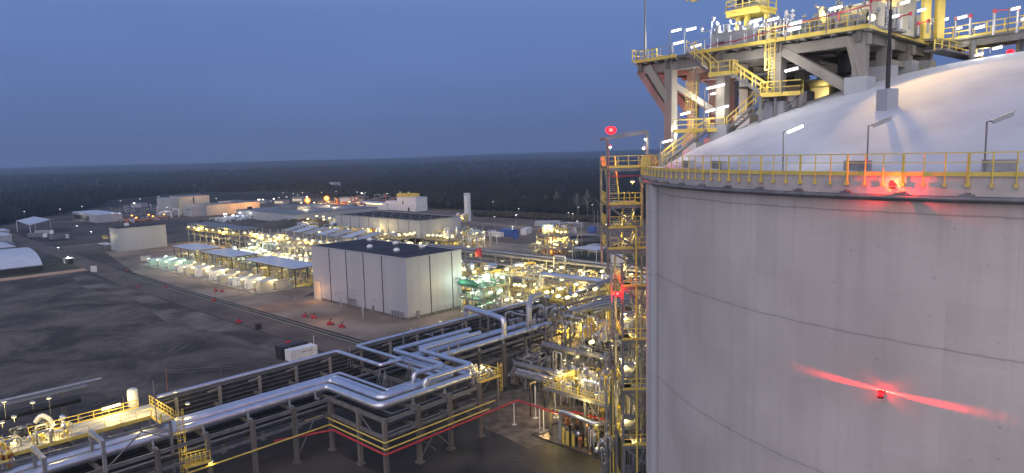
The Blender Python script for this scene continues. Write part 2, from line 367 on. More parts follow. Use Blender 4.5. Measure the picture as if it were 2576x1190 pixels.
# single pale bare trees at the forest edge
def bare_tree(p, h, label, leafy):
    t = thing('birch_tree' if not leafy else 'pine_tree', label, 'tree', p, 'trees standing out at the forest edge')
    tr = MB(); tr.tube([p, p + Vector((.2, 0, h * .5)), p + Vector((0, .2, h * .93))], .16, 6, bend=1).build('trunk', M['bark'], t)
    c = MB(); r2 = random.Random(int(p.x * 7))
    for q in range(70):
        z = h * (.25 + .72 * r2.random()); a = r2.random() * 2 * pi; l = (h - z) * .33 + .5
        b = p + Vector((0, 0, z)); e = b + Vector((cos(a) * l, sin(a) * l, l * 1.1))
        c.bar(b, e, .07)
        if leafy or q % 3 == 0:
            for s_ in range(3):
                m_ = b + (e - b) * (.4 + .2 * s_); u_ = Vector((r2.random() - .5, r2.random() - .5, r2.random())) * (1.6 if leafy else .9)
                c.add([m_, m_ + u_, m_ + Vector((u_.y, -u_.x, .3))], [(0, 1, 2)])
    c.build('crown', M['bark'] if not leafy else m_for, t)
TR = [(1285, 533, 15), (1318, 536, 13), (1352, 538, 17), (1375, 539, 14), (1402, 541, 18), (1425, 541, 15), (1452, 545, 17), (1478, 546, 19), (1500, 547, 16), (1512, 548, 20), (1240, 530, 13), (1195, 528, 12), (1120, 525, 13), (1075, 522, 12)]
for k, (x, y, h) in enumerate(TR):
    bare_tree(at(x, y - 3), h, ('dark pine' if k % 3 == 2 else 'pale bare birch') + ' at the forest edge, %s from the right of the edge trees' % ORD(sorted([-t[0] for t in TR]).index(-x)), k % 3 == 2)
# ================================================================ the storage tank
TX, TY, TR_ = 53.25, 64.0, 40.0; ZR = 45.4
def TP(a, r, z=0.): return Vector((TX + r * cos(a), TY + r * sin(a), z))
AC = atan2(-TY, -TX)
def wall_at(px, py, r=TR_):
    d = ray(px, py); a = d.x ** 2 + d.y ** 2; b = -2 * (d.x * TX + d.y * TY); c = TX ** 2 + TY ** 2 - r * r
    t = (-b - sqrt(max(0, b * b - 4 * a * c))) / (2 * a); return Vector((d.x * t, d.y * t, H + d.z * t))
def ang(p): return atan2(p.y - TY, p.x - TX)
def wall_mat():
    m = mat('tank_concrete', (.53, .475, .44), .8, var=.06, scale=.11, c2=(.63, .575, .535), bump=.12, detail=7, bscale=1.5)
    t = m.node_tree; n = t.nodes; l = t.links; b = n['Principled BSDF']; base = b.inputs['Base Color'].links[0].from_socket
    g = n.new('ShaderNodeNewGeometry'); sp = n.new('ShaderNodeSeparateXYZ'); l.new(g.outputs['Position'], sp.inputs[0])
    def mathn(op, a, c=None, clamp=False):
        q = n.new('ShaderNodeMath'); q.operation = op; q.use_clamp = clamp
        for k, v in enumerate((a, c)):
            if v is None: continue
            if isinstance(v, (int, float)): q.inputs[k].default_value = v
            else: l.new(v, q.inputs[k])
        return q.outputs[0]
    wob = n.new('ShaderNodeTexNoise'); wob.inputs['Scale'].default_value = .5; wob.inputs['Detail'].default_value = 6; l.new(g.outputs['Position'], wob.inputs['Vector'])
    zz = mathn('ADD', sp.outputs['Z'], mathn('MULTIPLY', wob.outputs['Fac'], .22)); mask = None
    for z0 in (43.2, 35.75, 26.2, 16.6, 7):                       # construction joints
        d = mathn('ABSOLUTE', mathn('SUBTRACT', zz, z0)); k = mathn('SUBTRACT', 1, mathn('DIVIDE', d, .07), True)
        d2 = mathn('SUBTRACT', 1, mathn('DIVIDE', d, .5), True); k = mathn('ADD', mathn('MULTIPLY', k, .45), mathn('MULTIPLY', d2, .06))
        mask = k if mask is None else mathn('ADD', mask, k)
    # vertical run-off stains and form marks
    st = n.new('ShaderNodeTexNoise'); st.inputs['Scale'].default_value = 1.6; st.inputs['Detail'].default_value = 5
    mp_ = n.new('ShaderNodeMapping'); mp_.inputs['Scale'].default_value = (1, 1, .04); l.new(g.outputs['Position'], mp_.inputs[0]); l.new(mp_.outputs[0], st.inputs['Vector'])
    s1 = mathn('MULTIPLY', mathn('SUBTRACT', st.outputs['Fac'], .48, True), .62)
    top = mathn('MULTIPLY', mathn('SUBTRACT', 1, mathn('DIVIDE', mathn('SUBTRACT', 44.0, sp.outputs['Z']), 7), True), .55)
    s2 = mathn('MULTIPLY', s1, mathn('ADD', top, .55)); mask = mathn('ADD', mask, s2)
    mask = mathn('ADD', mask, mathn('MULTIPLY', mathn('POWER', top, 2), .45))
    sk = n.new('ShaderNodeTexNoise'); sk.inputs['Scale'].default_value = 2.3; sk.inputs['Detail'].default_value = 2; l.new(g.outputs['Position'], sk.inputs['Vector'])
    mask = mathn('ADD', mask, mathn('MULTIPLY', mathn('SUBTRACT', sk.outputs['Fac'], .68, True), 2.5), True)
    # faint tone differences between the formwork panels
    sxy = n.new('ShaderNodeSeparateXYZ'); l.new(g.outputs['Position'], sxy.inputs[0])
    an_ = n.new('ShaderNodeMath'); an_.operation = 'ARCTAN2'; l.new(mathn('SUBTRACT', sxy.outputs['Y'], TY), an_.inputs[0]); l.new(mathn('SUBTRACT', sxy.outputs['X'], TX), an_.inputs[1])
    cu = n.new('ShaderNodeCombineXYZ'); l.new(mathn('FLOOR', mathn('MULTIPLY', an_.outputs[0], 40 / 3.1)), cu.inputs[0]); l.new(mathn('FLOOR', mathn('DIVIDE', sp.outputs['Z'], 3.19)), cu.inputs[1])
    wn = n.new('ShaderNodeTexWhiteNoise'); l.new(cu.outputs[0], wn.inputs['Vector']); mask = mathn('ADD', mask, mathn('MULTIPLY', wn.outputs['Value'], .075), True)
    fr = mathn('FRACT', mathn('MULTIPLY', an_.outputs[0], 40 / 3.1)); mask = mathn('ADD', mask, mathn('MULTIPLY', mathn('LESS_THAN', fr, .012), .10), True)
    fz = mathn('FRACT', mathn('DIVIDE', sp.outputs['Z'], 3.19)); mask = mathn('ADD', mask, mathn('MULTIPLY', mathn('LESS_THAN', fz, .012), .08), True)
    mx_ = n.new('ShaderNodeMix'); mx_.data_type = 'RGBA'; l.new(mask, mx_.inputs[0]); l.new(base, mx_.inputs[6]); mx_.inputs[7].default_value = (.14, .13, .13, 1)
    l.new(mx_.outputs[2], b.inputs['Base Color']); return m
M['tank'] = wall_mat()
M['dome'] = mat('dome_concrete', (.43, .445, .495), .65, var=.07, scale=.3, c2=(.50, .51, .56), bump=.3, detail=10, lo=.3, hi=.62, bscale=.7)
t = tank = thing('storage_tank', 'huge pale concrete storage tank with a domed white roof, filling the right of the view', 'tank', (TX, TY, 0))
NS = 220
mb = MB(); mb.lathe([(TR_, 0), (TR_, 12), (TR_, 24), (TR_, 36), (TR_, 44.15)], (TX, TY, 0), NS); mb.build('wall', M['tank'], t)
mb = MB(); mb.lathe([(TR_, 44.15), (40.3, 44.15), (40.3, 45.2), (37.2, 45.2)], (TX, TY, 0), NS, smooth=False)
M['ring'] = mat('parapet_concrete', (.48, .44, .42), .8, var=.1, scale=.5, bump=.2, detail=8)
mb.build('parapet', M['ring'], t)
mb = MB(); S_ = 78.5; zc = -23.29; pr = []
for k in range(41):
    r = 38.2 * (1 - k / 40) + .01; pr.append((r, zc + sqrt(S_ * S_ - r * r)))
mb.lathe([(38.2, 45.2)] + pr, (TX, TY, 0), NS); mb.build('dome', M['dome'], t)
def dome_z(x, y): return zc + sqrt(max(1, S_ * S_ - (x - TX) ** 2 - (y - TY) ** 2))
def dome_hit(px, py):
    d = ray(px, py).normalized(); v = Vector((TX, TY, zc - H)); b = v.dot(d); return Vector((0, 0, H)) + d * (b - sqrt(max(0, b * b - v.dot(v) + S_ * S_)))
# ring main below the parapet with its brackets
mb = MB(); n = 260; rr = 40.62
mb.tube([TP(2 * pi * k / n, rr, 44.02) for k in range(n + 1)], .13, 8, bend=0, cap=False); mb.tube([TP(2 * pi * k / n, rr - .12, 43.84) for k in range(n + 1)], .05, 6, bend=0, cap=False)
mb.build('ring_pipe', M['steel'], t)
for k in range(46):
    a = AC - 1.75 + k * 3.5 / 45; b = MB()
    b.cbox(TP(a, 40.45, 44.3), (.5, .2, .12), a); b.cbox(TP(a, 40.62, 44.18), (.12, .7, .2), a); b.build('bracket', M['steel'], t)
# walkway railing
for k in range(45):
    a0 = AC - 1.75 + k * 3.5 / 45; a1 = a0 + 3.5 / 45 * .975; b = MB()
    for q in range(4):
        f = a0 + (a1 - a0) * q / 4; g_ = a0 + (a1 - a0) * (q + 1) / 4
        for z, th in ((46.45, .06), (45.95, .045)): b.bar(TP(f, 40.42, z), TP(g_, 40.42, z), th)
        b.bar(TP(f, 40.40, 45.33), TP(g_, 40.40, 45.33), .04, .22)
    for q in range(4):
        f = a0 + (a1 - a0) * q / 3; b.bar(TP(f, 40.47, 44.75), TP(f, 40.42, 46.45), .055, .05); b.cbox(TP(f, 40.46, 44.75), (.16, .14, .2), f)
    b.build('railing', M['yellow'], t)
# vertical pipe on the wall
pd = wall_at(1653, 700); a = ang(pd); b = MB(); c = TP(a, 40.25)
b.tube([c, c + Vector((0, 0, 44.0))], .50, 14)
for z in (4, 16.6, 26.2, 35.7, 41.5): b.tube([c + Vector((0, 0, z)), c + Vector((0, 0, z + .12))], .56, 14)
b.build('down_pipe', M['panel'], t)
for px in (1700, 1775, 2130, 2500):
    p = wall_at(px, 470); a = ang(p); b = MB(); b.cbox(TP(a, 38.9, 45.75), (.5, 1.5, .6), a); b.cbox(TP(a, 38.7, 45.3), (.1, .1, .6), a); b.build('junction_box', M['galv'], t)
# -------------------------------------------------------------- strip lights on poles
def strip_light(base, h, dirv, lit, label, group, tilt=.5, L_=1.5, ms='steel', e=0, name='strip_light', lc=COOL, mm='lamp', arm=.25):
    base = Vector(base); o = thing(name, label, 'light', base, group); d = Vector(dirv).normalized(); tip = base + Vector((0, 0, h))
    b = MB(); b.tube([base, tip], .05, 6); b.bar(tip, tip + d * arm, .05); b.build('pole', M[ms], o)
    e_ = Vector((d.x, d.y, tilt)).normalized(); a_, c_ = tip + d * arm - e_ * .1, tip + d * arm + e_ * L_ * .85
    b = MB(); b.bar(a_ + Vector((0, 0, .08)), c_ + Vector((0, 0, .08)), .26, .07); b.build('housing', M['galv'], o)
    b = MB(); b.vessel(a_ + e_ * .1 - Vector((0, 0, .04)), c_ - e_ * .1 - Vector((0, 0, .04)), .11 if lit else .09, 10)
    b.build('lamp_tube', M[mm] if lit else M['lampo_off'], o)
    if e: light('lamp', (a_ + c_) / 2 - Vector((0, 0, .35)), e, lc, o, .3)
    return o
def dirc(a): return Vector((cos(a), sin(a), 0))
for px, py, lit, lb in ((1955, 421, True, 'lit strip light on a pole behind the tank railing'), (2168, 436, False, 'unlit strip light on a pole left of the red beacon on the tank rim'), (2468, 441, False, 'unlit strip light on a pole near the right edge, at the tank rim')):
    p = wall_at(px, 470); a = ang(p); p = TP(a, 39.5, 45.2)
    top = {1955: 331, 2168: 316, 2468: 306}[px]
    lo, hi = 0, 12
    for _ in range(30):
        m_ = (lo + hi) / 2; q = p + Vector((0, 0, m_)); dd = q - Vector((0, 0, H)); D = dd.dot(_f)
        if CYV - FV * dd.dot(_u) / D > top: lo = m_
        else: hi = m_
    strip_light(p, lo, (.9, -.3, 0), lit, lb, 'strip lights round the tank rim', tilt=.42, L_=1.25, e=90 if lit else 0)
# tall mast on its block on the dome
p = dome_hit(2231, 272); o = thing('mast', 'tall dark mast standing on a concrete block on the dome', 'mast', p)
b = MB(); b.cbox(p + Vector((0, 0, .4)), (1.0, 1.0, 1.9), .3); b.build('block', M['panel'], o)
b = MB(); b.tube([p + Vector((0, 0, 1.3)), p + Vector((0, 0, 4.4))], .16, 8); b.tube([p + Vector((0, 0, 4.4)), p + Vector((0, 0, 6.9))], .12, 8); b.tube([p + Vector((0, 0, 6.9)), p + Vector((0, 0, 9.2))], .06, 6); b.build('pole', M['dark'], o)
# -------------------------------------------------------------- red beacons
def beacon(name, label, p, nrm, e, r=.16, arm=.45, plane=False, glow='lampr'):
    p = Vector(p); nrm = Vector(nrm).normalized(); o = thing(name, label, 'beacon', p, 'red obstruction lights')
    c = p + nrm * arm
    k_ = max(1, r / .2); b = MB(); b.bar(p, c - Vector((0, 0, .2 * k_)), .08); b.lathe([(.01, -.16 * k_ - .1), (.17, -.16 * k_ - .1), (.17, -.16 * k_), (.01, -.16 * k_)], c, 12, smooth=False); b.lathe([(.01, .13 * k_ + .07), (.15, .13 * k_ + .03), (.15, .13 * k_), (.01, .13 * k_)], c, 12); b.build('bracket', M['dark'], o)
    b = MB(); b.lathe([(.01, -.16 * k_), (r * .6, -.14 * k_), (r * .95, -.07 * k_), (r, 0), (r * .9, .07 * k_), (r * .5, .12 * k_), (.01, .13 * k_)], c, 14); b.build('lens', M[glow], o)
    if r > .3: b = MB(); b.lathe([(.01, -r * .4), (r * .3, -r * .28), (r * .42, 0), (r * .3, r * .28), (.01, r * .4)], c, 12); b.build('lamp_core', M['core_r'], o)  # on large beacons the oversized lens is a glow shell imitating the halo
    if e:
        l_ = light('lamp', c, e, RED, o, .05)
        if plane:                                # the beacon's louvres throw a thin horizontal fan of light
            d = l_.data; d.use_nodes = True; t_ = d.node_tree; em = t_.nodes['Emission']
            g = t_.nodes.new('ShaderNodeTexCoord'); s_ = t_.nodes.new('ShaderNodeSeparateXYZ'); t_.links.new(g.outputs['Normal'], s_.inputs[0])
            m1 = t_.nodes.new('ShaderNodeMath'); m1.operation = 'ABSOLUTE'; t_.links.new(s_.outputs['Z'], m1.inputs[0])
            m2 = t_.nodes.new('ShaderNodeMapRange'); m2.interpolation_type = 'SMOOTHSTEP'; t_.links.new(m1.outputs[0], m2.inputs[0])
            m2.inputs[1].default_value = .0; m2.inputs[2].default_value = .09; m2.inputs[3].default_value = 1; m2.inputs[4].default_value = .004
            t_.links.new(m2.outputs[0], em.inputs['Strength'])
    return o
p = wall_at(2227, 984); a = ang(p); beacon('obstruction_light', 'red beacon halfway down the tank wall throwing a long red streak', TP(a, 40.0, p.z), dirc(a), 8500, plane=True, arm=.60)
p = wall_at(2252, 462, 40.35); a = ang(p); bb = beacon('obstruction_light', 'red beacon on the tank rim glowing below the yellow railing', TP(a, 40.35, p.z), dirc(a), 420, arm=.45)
light('lamp', TP(a, 40.7, 44.85), 150, (1, .22, .03), bb, .1)  # added orange lamp, imitates the overexposed glow around the red beacon
# ================================================================ pump platform above the dome
PA, PB, PD, PC = (63.1, 18.8), (66.6, 43.5), (81.5, 17.8), (83.4, 44.2); DZ = 56.75
def dp(s, t, z=DZ):                               # s along the front edge from the near corner, t metres into the deck
    t_ = t / 18.4
    a = PA[0] + (PB[0] - PA[0]) * s; b = PA[1] + (PB[1] - PA[1]) * s; c = PD[0] + (PC[0] - PD[0]) * s; d = PD[1] + (PC[1] - PD[1]) * s
    return W(a + (c - a) * t_, b + (d - b) * t_, z)
plat = thing('pump_platform', 'concrete framed pump platform on columns above the tank dome', 'platform', W(72, 31, 50))
b = MB(); b.prism([tuple(dp(0, 0)[:2]), tuple(dp(0, 18.4)[:2]), tuple(dp(1, 18.4)[:2]), tuple(dp(1, 0)[:2])][::-1], DZ - .28, DZ); b.build('deck', M['conc_d'], plat)
SS = (.03, .33, .57, .83); TT = (.8, 6.3, 12, 17.4)
for s in SS + (.985,):
    b = MB(); b.bar(dp(s, .1, DZ - .7), dp(s, 18.2, DZ - .7), .5, .84); b.build('cross_beam', M['conc_d'], plat)
for t_ in TT:
    b = MB(); b.bar(dp(0.0, t_, DZ - .95), dp(1.0, t_, DZ - .95), .62, .9); b.build('long_beam', M['conc'], plat)
for s in [k / 16 for k in range(1, 16)]:
    b = MB(); b.ibeam(dp(s, .3, DZ - .45), dp(s, 17.9, DZ - .45), .3, .3); b.build('floor_joist', M['steel'], plat)
for t_ in (0.05, ):
    for s in [k / 18 for k in range(19)]:
        b = MB(); b.bar(dp(s, -.15, DZ - .34), dp(s, .6, DZ - .34), .4, .14); b.build('beam_end', M['steel'], plat)
for s in SS:
    for t_ in TT:
        q = dp(s, t_); rad = hypot(q.x - TX, q.y - TY); zb = dome_z(q.x, q.y) if rad < 38 else 45.2
        an = atan2(dp(1, t_).y - dp(0, t_).y, dp(1, t_).x - dp(0, t_).x)
        b = MB(); b.cbox((q.x, q.y, (zb - .5 + DZ - .4) / 2), (1.0, .95, DZ - .4 - zb + .5), an); cl = b.build('column', M['conc'], plat)
        b = MB(); b.cbox((q.x, q.y, zb + .15), (1.9, 1.6, 2.0), an); b.build('pedestal', M['panel'], plat)
def brace(p, q, w=.75, m='conc', nm='brace'): b = MB(); b.bar(p, q, w, w); b.build(nm, M[m], plat)
c0 = dp(.83, .8, 0); brace(c0 + Vector((0, 0, 50.6)), dp(1.0, .9, DZ - .9)); brace(c0 + Vector((0, 0, 52.0)), dp(.93, -.2, DZ - .8)); brace(dp(.83, 6.3, 50.6), dp(1, 6.3, DZ - .9))
brace(dp(.83, 1, 54), dp(.72, 6.3, 51), .6)
brace(dp(.06, .6, DZ - .7), dp(.02, .7, 52.4), .8)
brace(dp(.31, .8, DZ - 1), dp(.05, .8, 51.6), .8); brace(dp(.33, 6, DZ - 1), dp(.05, 6, 52.6), .7)
for t_ in (6.3, 12, 17.4): brace(dp(.03, t_, 54.3), dp(.33, t_, 54.3), .55); brace(dp(.33, t_, 52.6), dp(.57, t_, 52.6), .55)
for s in (.03, .33): brace(dp(s, 6, 54.4), dp(s, 17.4, 54.4), .5)
# dark service floor, vessels and pipes hidden under the deck
b = MB(); b.prism([tuple(dp(.05, 3)[:2]), tuple(dp(.05, 17)[:2]), tuple(dp(.55, 17)[:2]), tuple(dp(.55, 3)[:2])][::-1], 53.0, 53.12); b.build('service_floor', M['dark'], plat)
b = MB()
for k in range(26):
    s0 = .05 + .5 * rnd.random(); t0 = 2 + 14 * rnd.random(); z = 53.4 + 2.4 * rnd.random(); l = .05 + .25 * rnd.random()
    b.tube([dp(s0, t0, z), dp(min(.8, s0 + l), t0, z), dp(min(.8, s0 + l), t0 + 2, z - .6)], .09 + .1 * rnd.random(), 6)
b.build('under_deck_pipes', M['steel'], plat)
for s, t_, r in ((.15, 6, .9), (.42, 9, 1.1), (.25, 12, .8)):
    b = MB(); b.vessel(dp(s, t_, 53.8), dp(s, t_, 55.3), r); b.build('vessel', M['dark'], plat)
# railings of the deck: one per side
def prail(pts, nm='railing', m='yellow', par=None, **k): b = MB(); b.rail(pts, **k); return b.build(nm, M[m], par or plat)
prail([dp(.0, 0), dp(.40, 0)], t=.075); prail([dp(.40, 0), dp(.70, 0)], m='galv', t=.06); prail([dp(.80, 0), dp(1, 0), dp(1, 4)], t=.07, m='galv'); prail([dp(0, 0), dp(0, 9)], t=.075, m='galv'); prail([dp(0, 9), dp(0, 18.2)], t=.08)
prail([dp(1, 4), dp(1, 18.2)], t=.07)
b = MB(); b.bar(dp(-.004, -.1, DZ - .02), dp(.72, -.1, DZ - .02), .06, .34); b.bar(dp(-.004, -.1, DZ - .02), dp(-.004, 18.3, DZ - .02), .06, .34); b.bar(dp(.78, -.1, DZ - .02), dp(1.004, -.1, DZ - .02), .06, .34); b.build('edge_strip', M['yellow'], plat)
# gangway leaving to the right
g = thing('gangway', 'yellow railed gangway leading right from the pump platform', 'gangway', at(2480, 90, DZ))
g0, g1 = dp(0, 17.6), at(2700, 60, DZ - .1); dg = (g1 - g0); dg.z = 0; nn = Vector((-dg.y, dg.x, 0)).normalized()
b = MB(); b.bar(g0 + Vector((0, 0, -.08)), g1 + Vector((0, 0, -.08)), 3.2, .16); b.build('walkway', M['steel'], g)
b = MB(); b.ibeam(g0 - nn * 1.4 - Vector((0, 0, .5)), g1 - nn * 1.4 - Vector((0, 0, .5)), .3, .7); b.ibeam(g0 + nn * 1.4 - Vector((0, 0, .5)), g1 + nn * 1.4 - Vector((0, 0, .5)), .3, .7); b.build('girders', M['steel'], g)
for sg in (-1, 1): b = MB(); b.rail([g0 + nn * 1.55 * sg, g1 + nn * 1.55 * sg], t=.08); b.build('railing', M['yellow'], g)
for px in (2447, 2566):
    p = at(px, 110, DZ - 1); p.z = dome_z(p.x, p.y); b = MB(); b.bar(p, Vector((p.x, p.y, DZ - .7)), .4); b.build('support', M['steel'], g)
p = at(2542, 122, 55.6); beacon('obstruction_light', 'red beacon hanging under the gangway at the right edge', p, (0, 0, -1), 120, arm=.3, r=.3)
# lower lit walkway behind, under the gangway
g = thing('lower_walkway', 'yellow railed lower walkway behind the gangway supports', 'walkway', at(2430, 130, 54))
a_, c_ = at(2350, 126, 55.2), at(2470, 152, 55.0)
b = MB(); b.bar(a_, c_, 1.6, .16); b.build('walkway', M['steel'], g); b = MB(); b.rail([a_, c_], t=.09); b.build('railing', M['yellow'], g)
light('lamp', at(2475, 130, 55.6), 300, WARM, g, .3)
# -------------------------------------------------------------- stairs from the rim walkway up to the deck
st = thing('stairway', 'zigzag yellow railed stair climbing from the tank rim to the pump platform', 'stairway', at(1900, 300, 50))
def SR(p, q, wd, ch=.0):
    p, q = Vector(p), Vector(q); b = MB(); b.flight(p, q, wd); b.build('flight', M['steel'], st)
    d = q - p; x = Vector((-d.y, d.x, 0)).normalized() * wd / 2
    for sg in (-1, 1): b = MB(); b.rail([p + x * sg, q + x * sg], t=.075, step=1.3, kick=False); b.build('handrail', M['yellow'], st)
def SL(c, ax, l, wd, sides):                      # landing: centre, direction, size
    c = Vector(c); ax = Vector(ax).normalized(); y = Vector((-ax.y, ax.x, 0)); b = MB(); b.bar(c - ax * l / 2 - Vector((0, 0, .06)), c + ax * l / 2 - Vector((0, 0, .06)), wd, .12); b.build('landing', M['steel'], st)
    K = [c - ax * l / 2 - y * wd / 2, c + ax * l / 2 - y * wd / 2, c + ax * l / 2 + y * wd / 2, c - ax * l / 2 + y * wd / 2]
    for s in sides: b = MB(); b.rail([K[s], K[(s + 1) % 4]], t=.075); b.bar(K[s] - Vector((0, 0, .05)), K[(s + 1) % 4] - Vector((0, 0, .05)), .06, .3); b.build('landing_railing', M['yellow'], st)
    for k_ in K[:2]:
        q = Vector((k_.x, k_.y, 0)); rad = hypot(q.x - TX, q.y - TY); zb = dome_z(q.x, q.y) if rad < 38 else 45.2
        if c.z - zb < 4.5: b = MB(); b.bar((q.x, q.y, zb), k_ - Vector((0, 0, .1)), .2); b.build('prop', M['steel'], st)
ex = (dp(0, 0) - dp(1, 0)).normalized()           # along the front edge towards the right
Y1 = 62.5
P_top = atd(1770, 129, 70.5); P_l1a = atd(1797, 192 + 4, 66.5); P_l1b = atd(1838, 190, 66.0)
L1a, L1b = atd(1797, 188, 68.8), atd(1840, 188, 67.6); L1b.z = L1a.z
L2a, L2b = atd(1925, 240, 65.6), atd(2008, 243, 64.2); L2b.z = L2a.z
L3a, L3b = atd(1702, 330, 72.5), atd(1820, 328, 70.5); L3b.z = L3a.z
top = dp(.70, -.5); SR(top, L1a, .95); SL((L1a + L1b) / 2, L1b - L1a, (L1b - L1a).length + .6, 1.3, (0, 1, 3))
SR(L1b, L2a, .95); SL((L2a + L2b) / 2, L2b - L2a, (L2b - L2a).length + .6, 1.7, (0, 1))
off = Vector((.4, -.9, 0)); SR(L2a + off * .6, L3b + off, .95)
SL((L3a + L3b) / 2, L3b - L3a, (L3b - L3a).length + .4, 1.6, (0, 2, 3))
RB = atd(1640, 392, 70.5); RB.z = 45.7; SR(L3b + off * 1.0 - (L3b - L3a).normalized() * 2.2, atd(1672, 405, 69.0).lerp(atd(1672, 405, 69), 0) if False else Vector((atd(1668, 408, 72.5).x, atd(1668, 408, 72.5).y, 45.6)), .95)
for p in (L2a + ex * 1, L2b): b = MB(); b.bar(p - Vector((0, 0, .1)), Vector((p.x, p.y, dome_z(p.x, p.y) - .1)), .22); b.build('prop', M['steel'], st)
b = MB(); m_ = (L2a + L2b) / 2
for q in (L2a, L2b): b.bar(Vector((q.x, q.y, q.z - .2)), Vector((m_.x, m_.y, dome_z(m_.x, m_.y))), .14)
b.build('cross_brace', M['steel'], st)
# caged ladder from the wide landing to the deck
lp = dp(.33, -.75, 0); o = thing('caged_ladder', 'yellow caged ladder standing against the platform column above the wide landing', 'ladder', (lp.x, lp.y, L2a.z))
b = MB(); b.ladder((lp.x, lp.y, L2a.z), DZ + 1.2, dp(.33, -2, 0) - lp, .6); b.build('ladder', M['yellow'], o)
# small cage, upper left of the lower landing
lp = dp(.73, 1.5, 0); o = thing('caged_ladder', 'short yellow caged ladder between columns over the lower landing', 'ladder', (lp.x, lp.y, L3a.z))
b = MB(); b.ladder((lp.x, lp.y, L3a.z), L3a.z + 5.2, dp(.73, -2, 0) - lp, .8); b.build('ladder', M['yellow'], o)
# tall thin rod at the left end of the deck
p = atd(1623, 150, 78); o = MB(); o.tube([p, p + Vector((0, 0, 9))], .09, 6); o.tube([p, p + Vector((0, 0, 3))], .13, 6); tag(o.build('lightning_rod', M['steel']), 'tall thin lightning rod at the left end of the pump platform', 'lightning rod')
# strip lights of the platform
PL = [  # pixel of the pole foot, depth, pole top row, lit, tilt
 (1684, 146, 73.5, 78, 1), (1690, 146, 76, 110, 1), (1722, 142, 76, 75, 1), (1733, 142, 73, 118, 1), (1707, 316, 71.5, 287, 1), (1772, 300, 70, 222, 1), (1782, 300, 71, 236, 1), (1790, 260, 69, 218, 1), (1770, 325, 70, 280, 1), (1800, 320, 69.5, 272, 1),
 (1661, 412, 71, 357, 1), (1880, 108, 66, 55, 1), (1925, 100, 64, 50, 1), (1975, 100, 60, 76, 1), (1980, 90, 59, 60, 1), (1967, 236, 59.5, 178, 1), (2078, 84, 55, 22, 1), (2255, 80, 58, 8, 1), (2300, 90, 60, 26, 1), (2345, 98, 62, 40, 1), (2358, 102, 62, 50, 1), (2400, 98, 60, 45, 1), (2395, 98, 66, 72, 1), (2445, 90, 58, 70, 1), (2535, 80, 56, 22, 1), (2560, 84, 58, 48, 1), (2447, 150, 60, 138, 1), (2490, 134, 60, 133, 1), (2232, 56, 52, 62, 1)]
for k, (px, py, Y, top_, lit) in enumerate(PL):
    q = atd(px, py, Y); ztop = atd(px, top_, Y).z; h = max(.4, ztop - q.z)
    strip_light(q, h, (1, -.15, 0) if k % 2 else (-1, .35, 0) if px < 1700 and py < 200 and k == 99 else (1, .1, 0), True,
        'strip light on the pump platform, %s from the left' % ORD(sorted(range(len(PL)), key=lambda m: PL[m][0]).index(k)), 'strip lights of the pump platform', tilt=.22, L_=1.25 if px < 2200 else .85, e=(60 if k % 2 else 90), name='platform_light')
# -------------------------------------------------------------- machines on the deck
def dthing(name, label, cat, s, t_, z=DZ): return thing(name, label, cat, dp(s, t_, z))
def dmb(o, rz=None):                              # builder in the deck's own frame at a thing
    c = Vector(o['_w']); a = atan2(ex.y, ex.x); return MB(Matrix.Translation(c) @ Matrix.Rotation(a, 4, 'Z'))
o = dthing('crane', 'yellow pedestal crane with a railed machinery cab high above the platform', 'crane', .585, 8)
b = dmb(o)
for x, y in ((-1.9, -.4), (-.2, -.7), (2.6, .3)): b.bar((x * .8, y, 0), (x * .66, y * .6, 4.4), .42)
b.build('leg', M['yellow'], o)
b = dmb(o); b.box((-2.0, -1.5, 4.1), (2.0, 1.6, 4.5)); b.box((-2.1, -1.6, 4.5), (2.1, 1.7, 4.6)); b.build('cab_floor', M['yellow'], o)
b = dmb(o); b.box((-1.4, -.9, 4.6), (1.6, .9, 7.6)); b.build('cab', M['cream'], o)
b = dmb(o)
for x in (-1.1, -.3, .5): b.box((x, -.94, 5.2), (x + .6, -.9, 6.6))
b.build('cab_window', M['glass'], o)
b = dmb(o); b.rail([(-2.0, 1.6, 4.6), (-2.0, -1.5, 4.6), (2.0, -1.5, 4.6), (2.0, 1.6, 4.6)], t=.09); b.build('railing', M['yellow'], o)
b = dmb(o); b.truss((-1.4, 0, 7.4), (-8, -.5, 7.1), .9, 9, .14); b.truss((-1.4, .9, 7.4), (-8, .4, 7.1), .9, 9, .14); b.build('boom', M['yellow'], o)
for k, px in enumerate((2326, 2360)):
    q = atd(px, 98, 61); o = MB(); o.bar(q, q + Vector((0, 0, 9)), .55); o.bar(q + Vector((.4, 0, .1)), q + Vector((.4, 0, 9)), .12); tag(o.build('crane_upright', M['yellow']), ('left' if k == 0 else 'right') + ' one of two tall yellow uprights at the inner corner of the deck', 'upright')
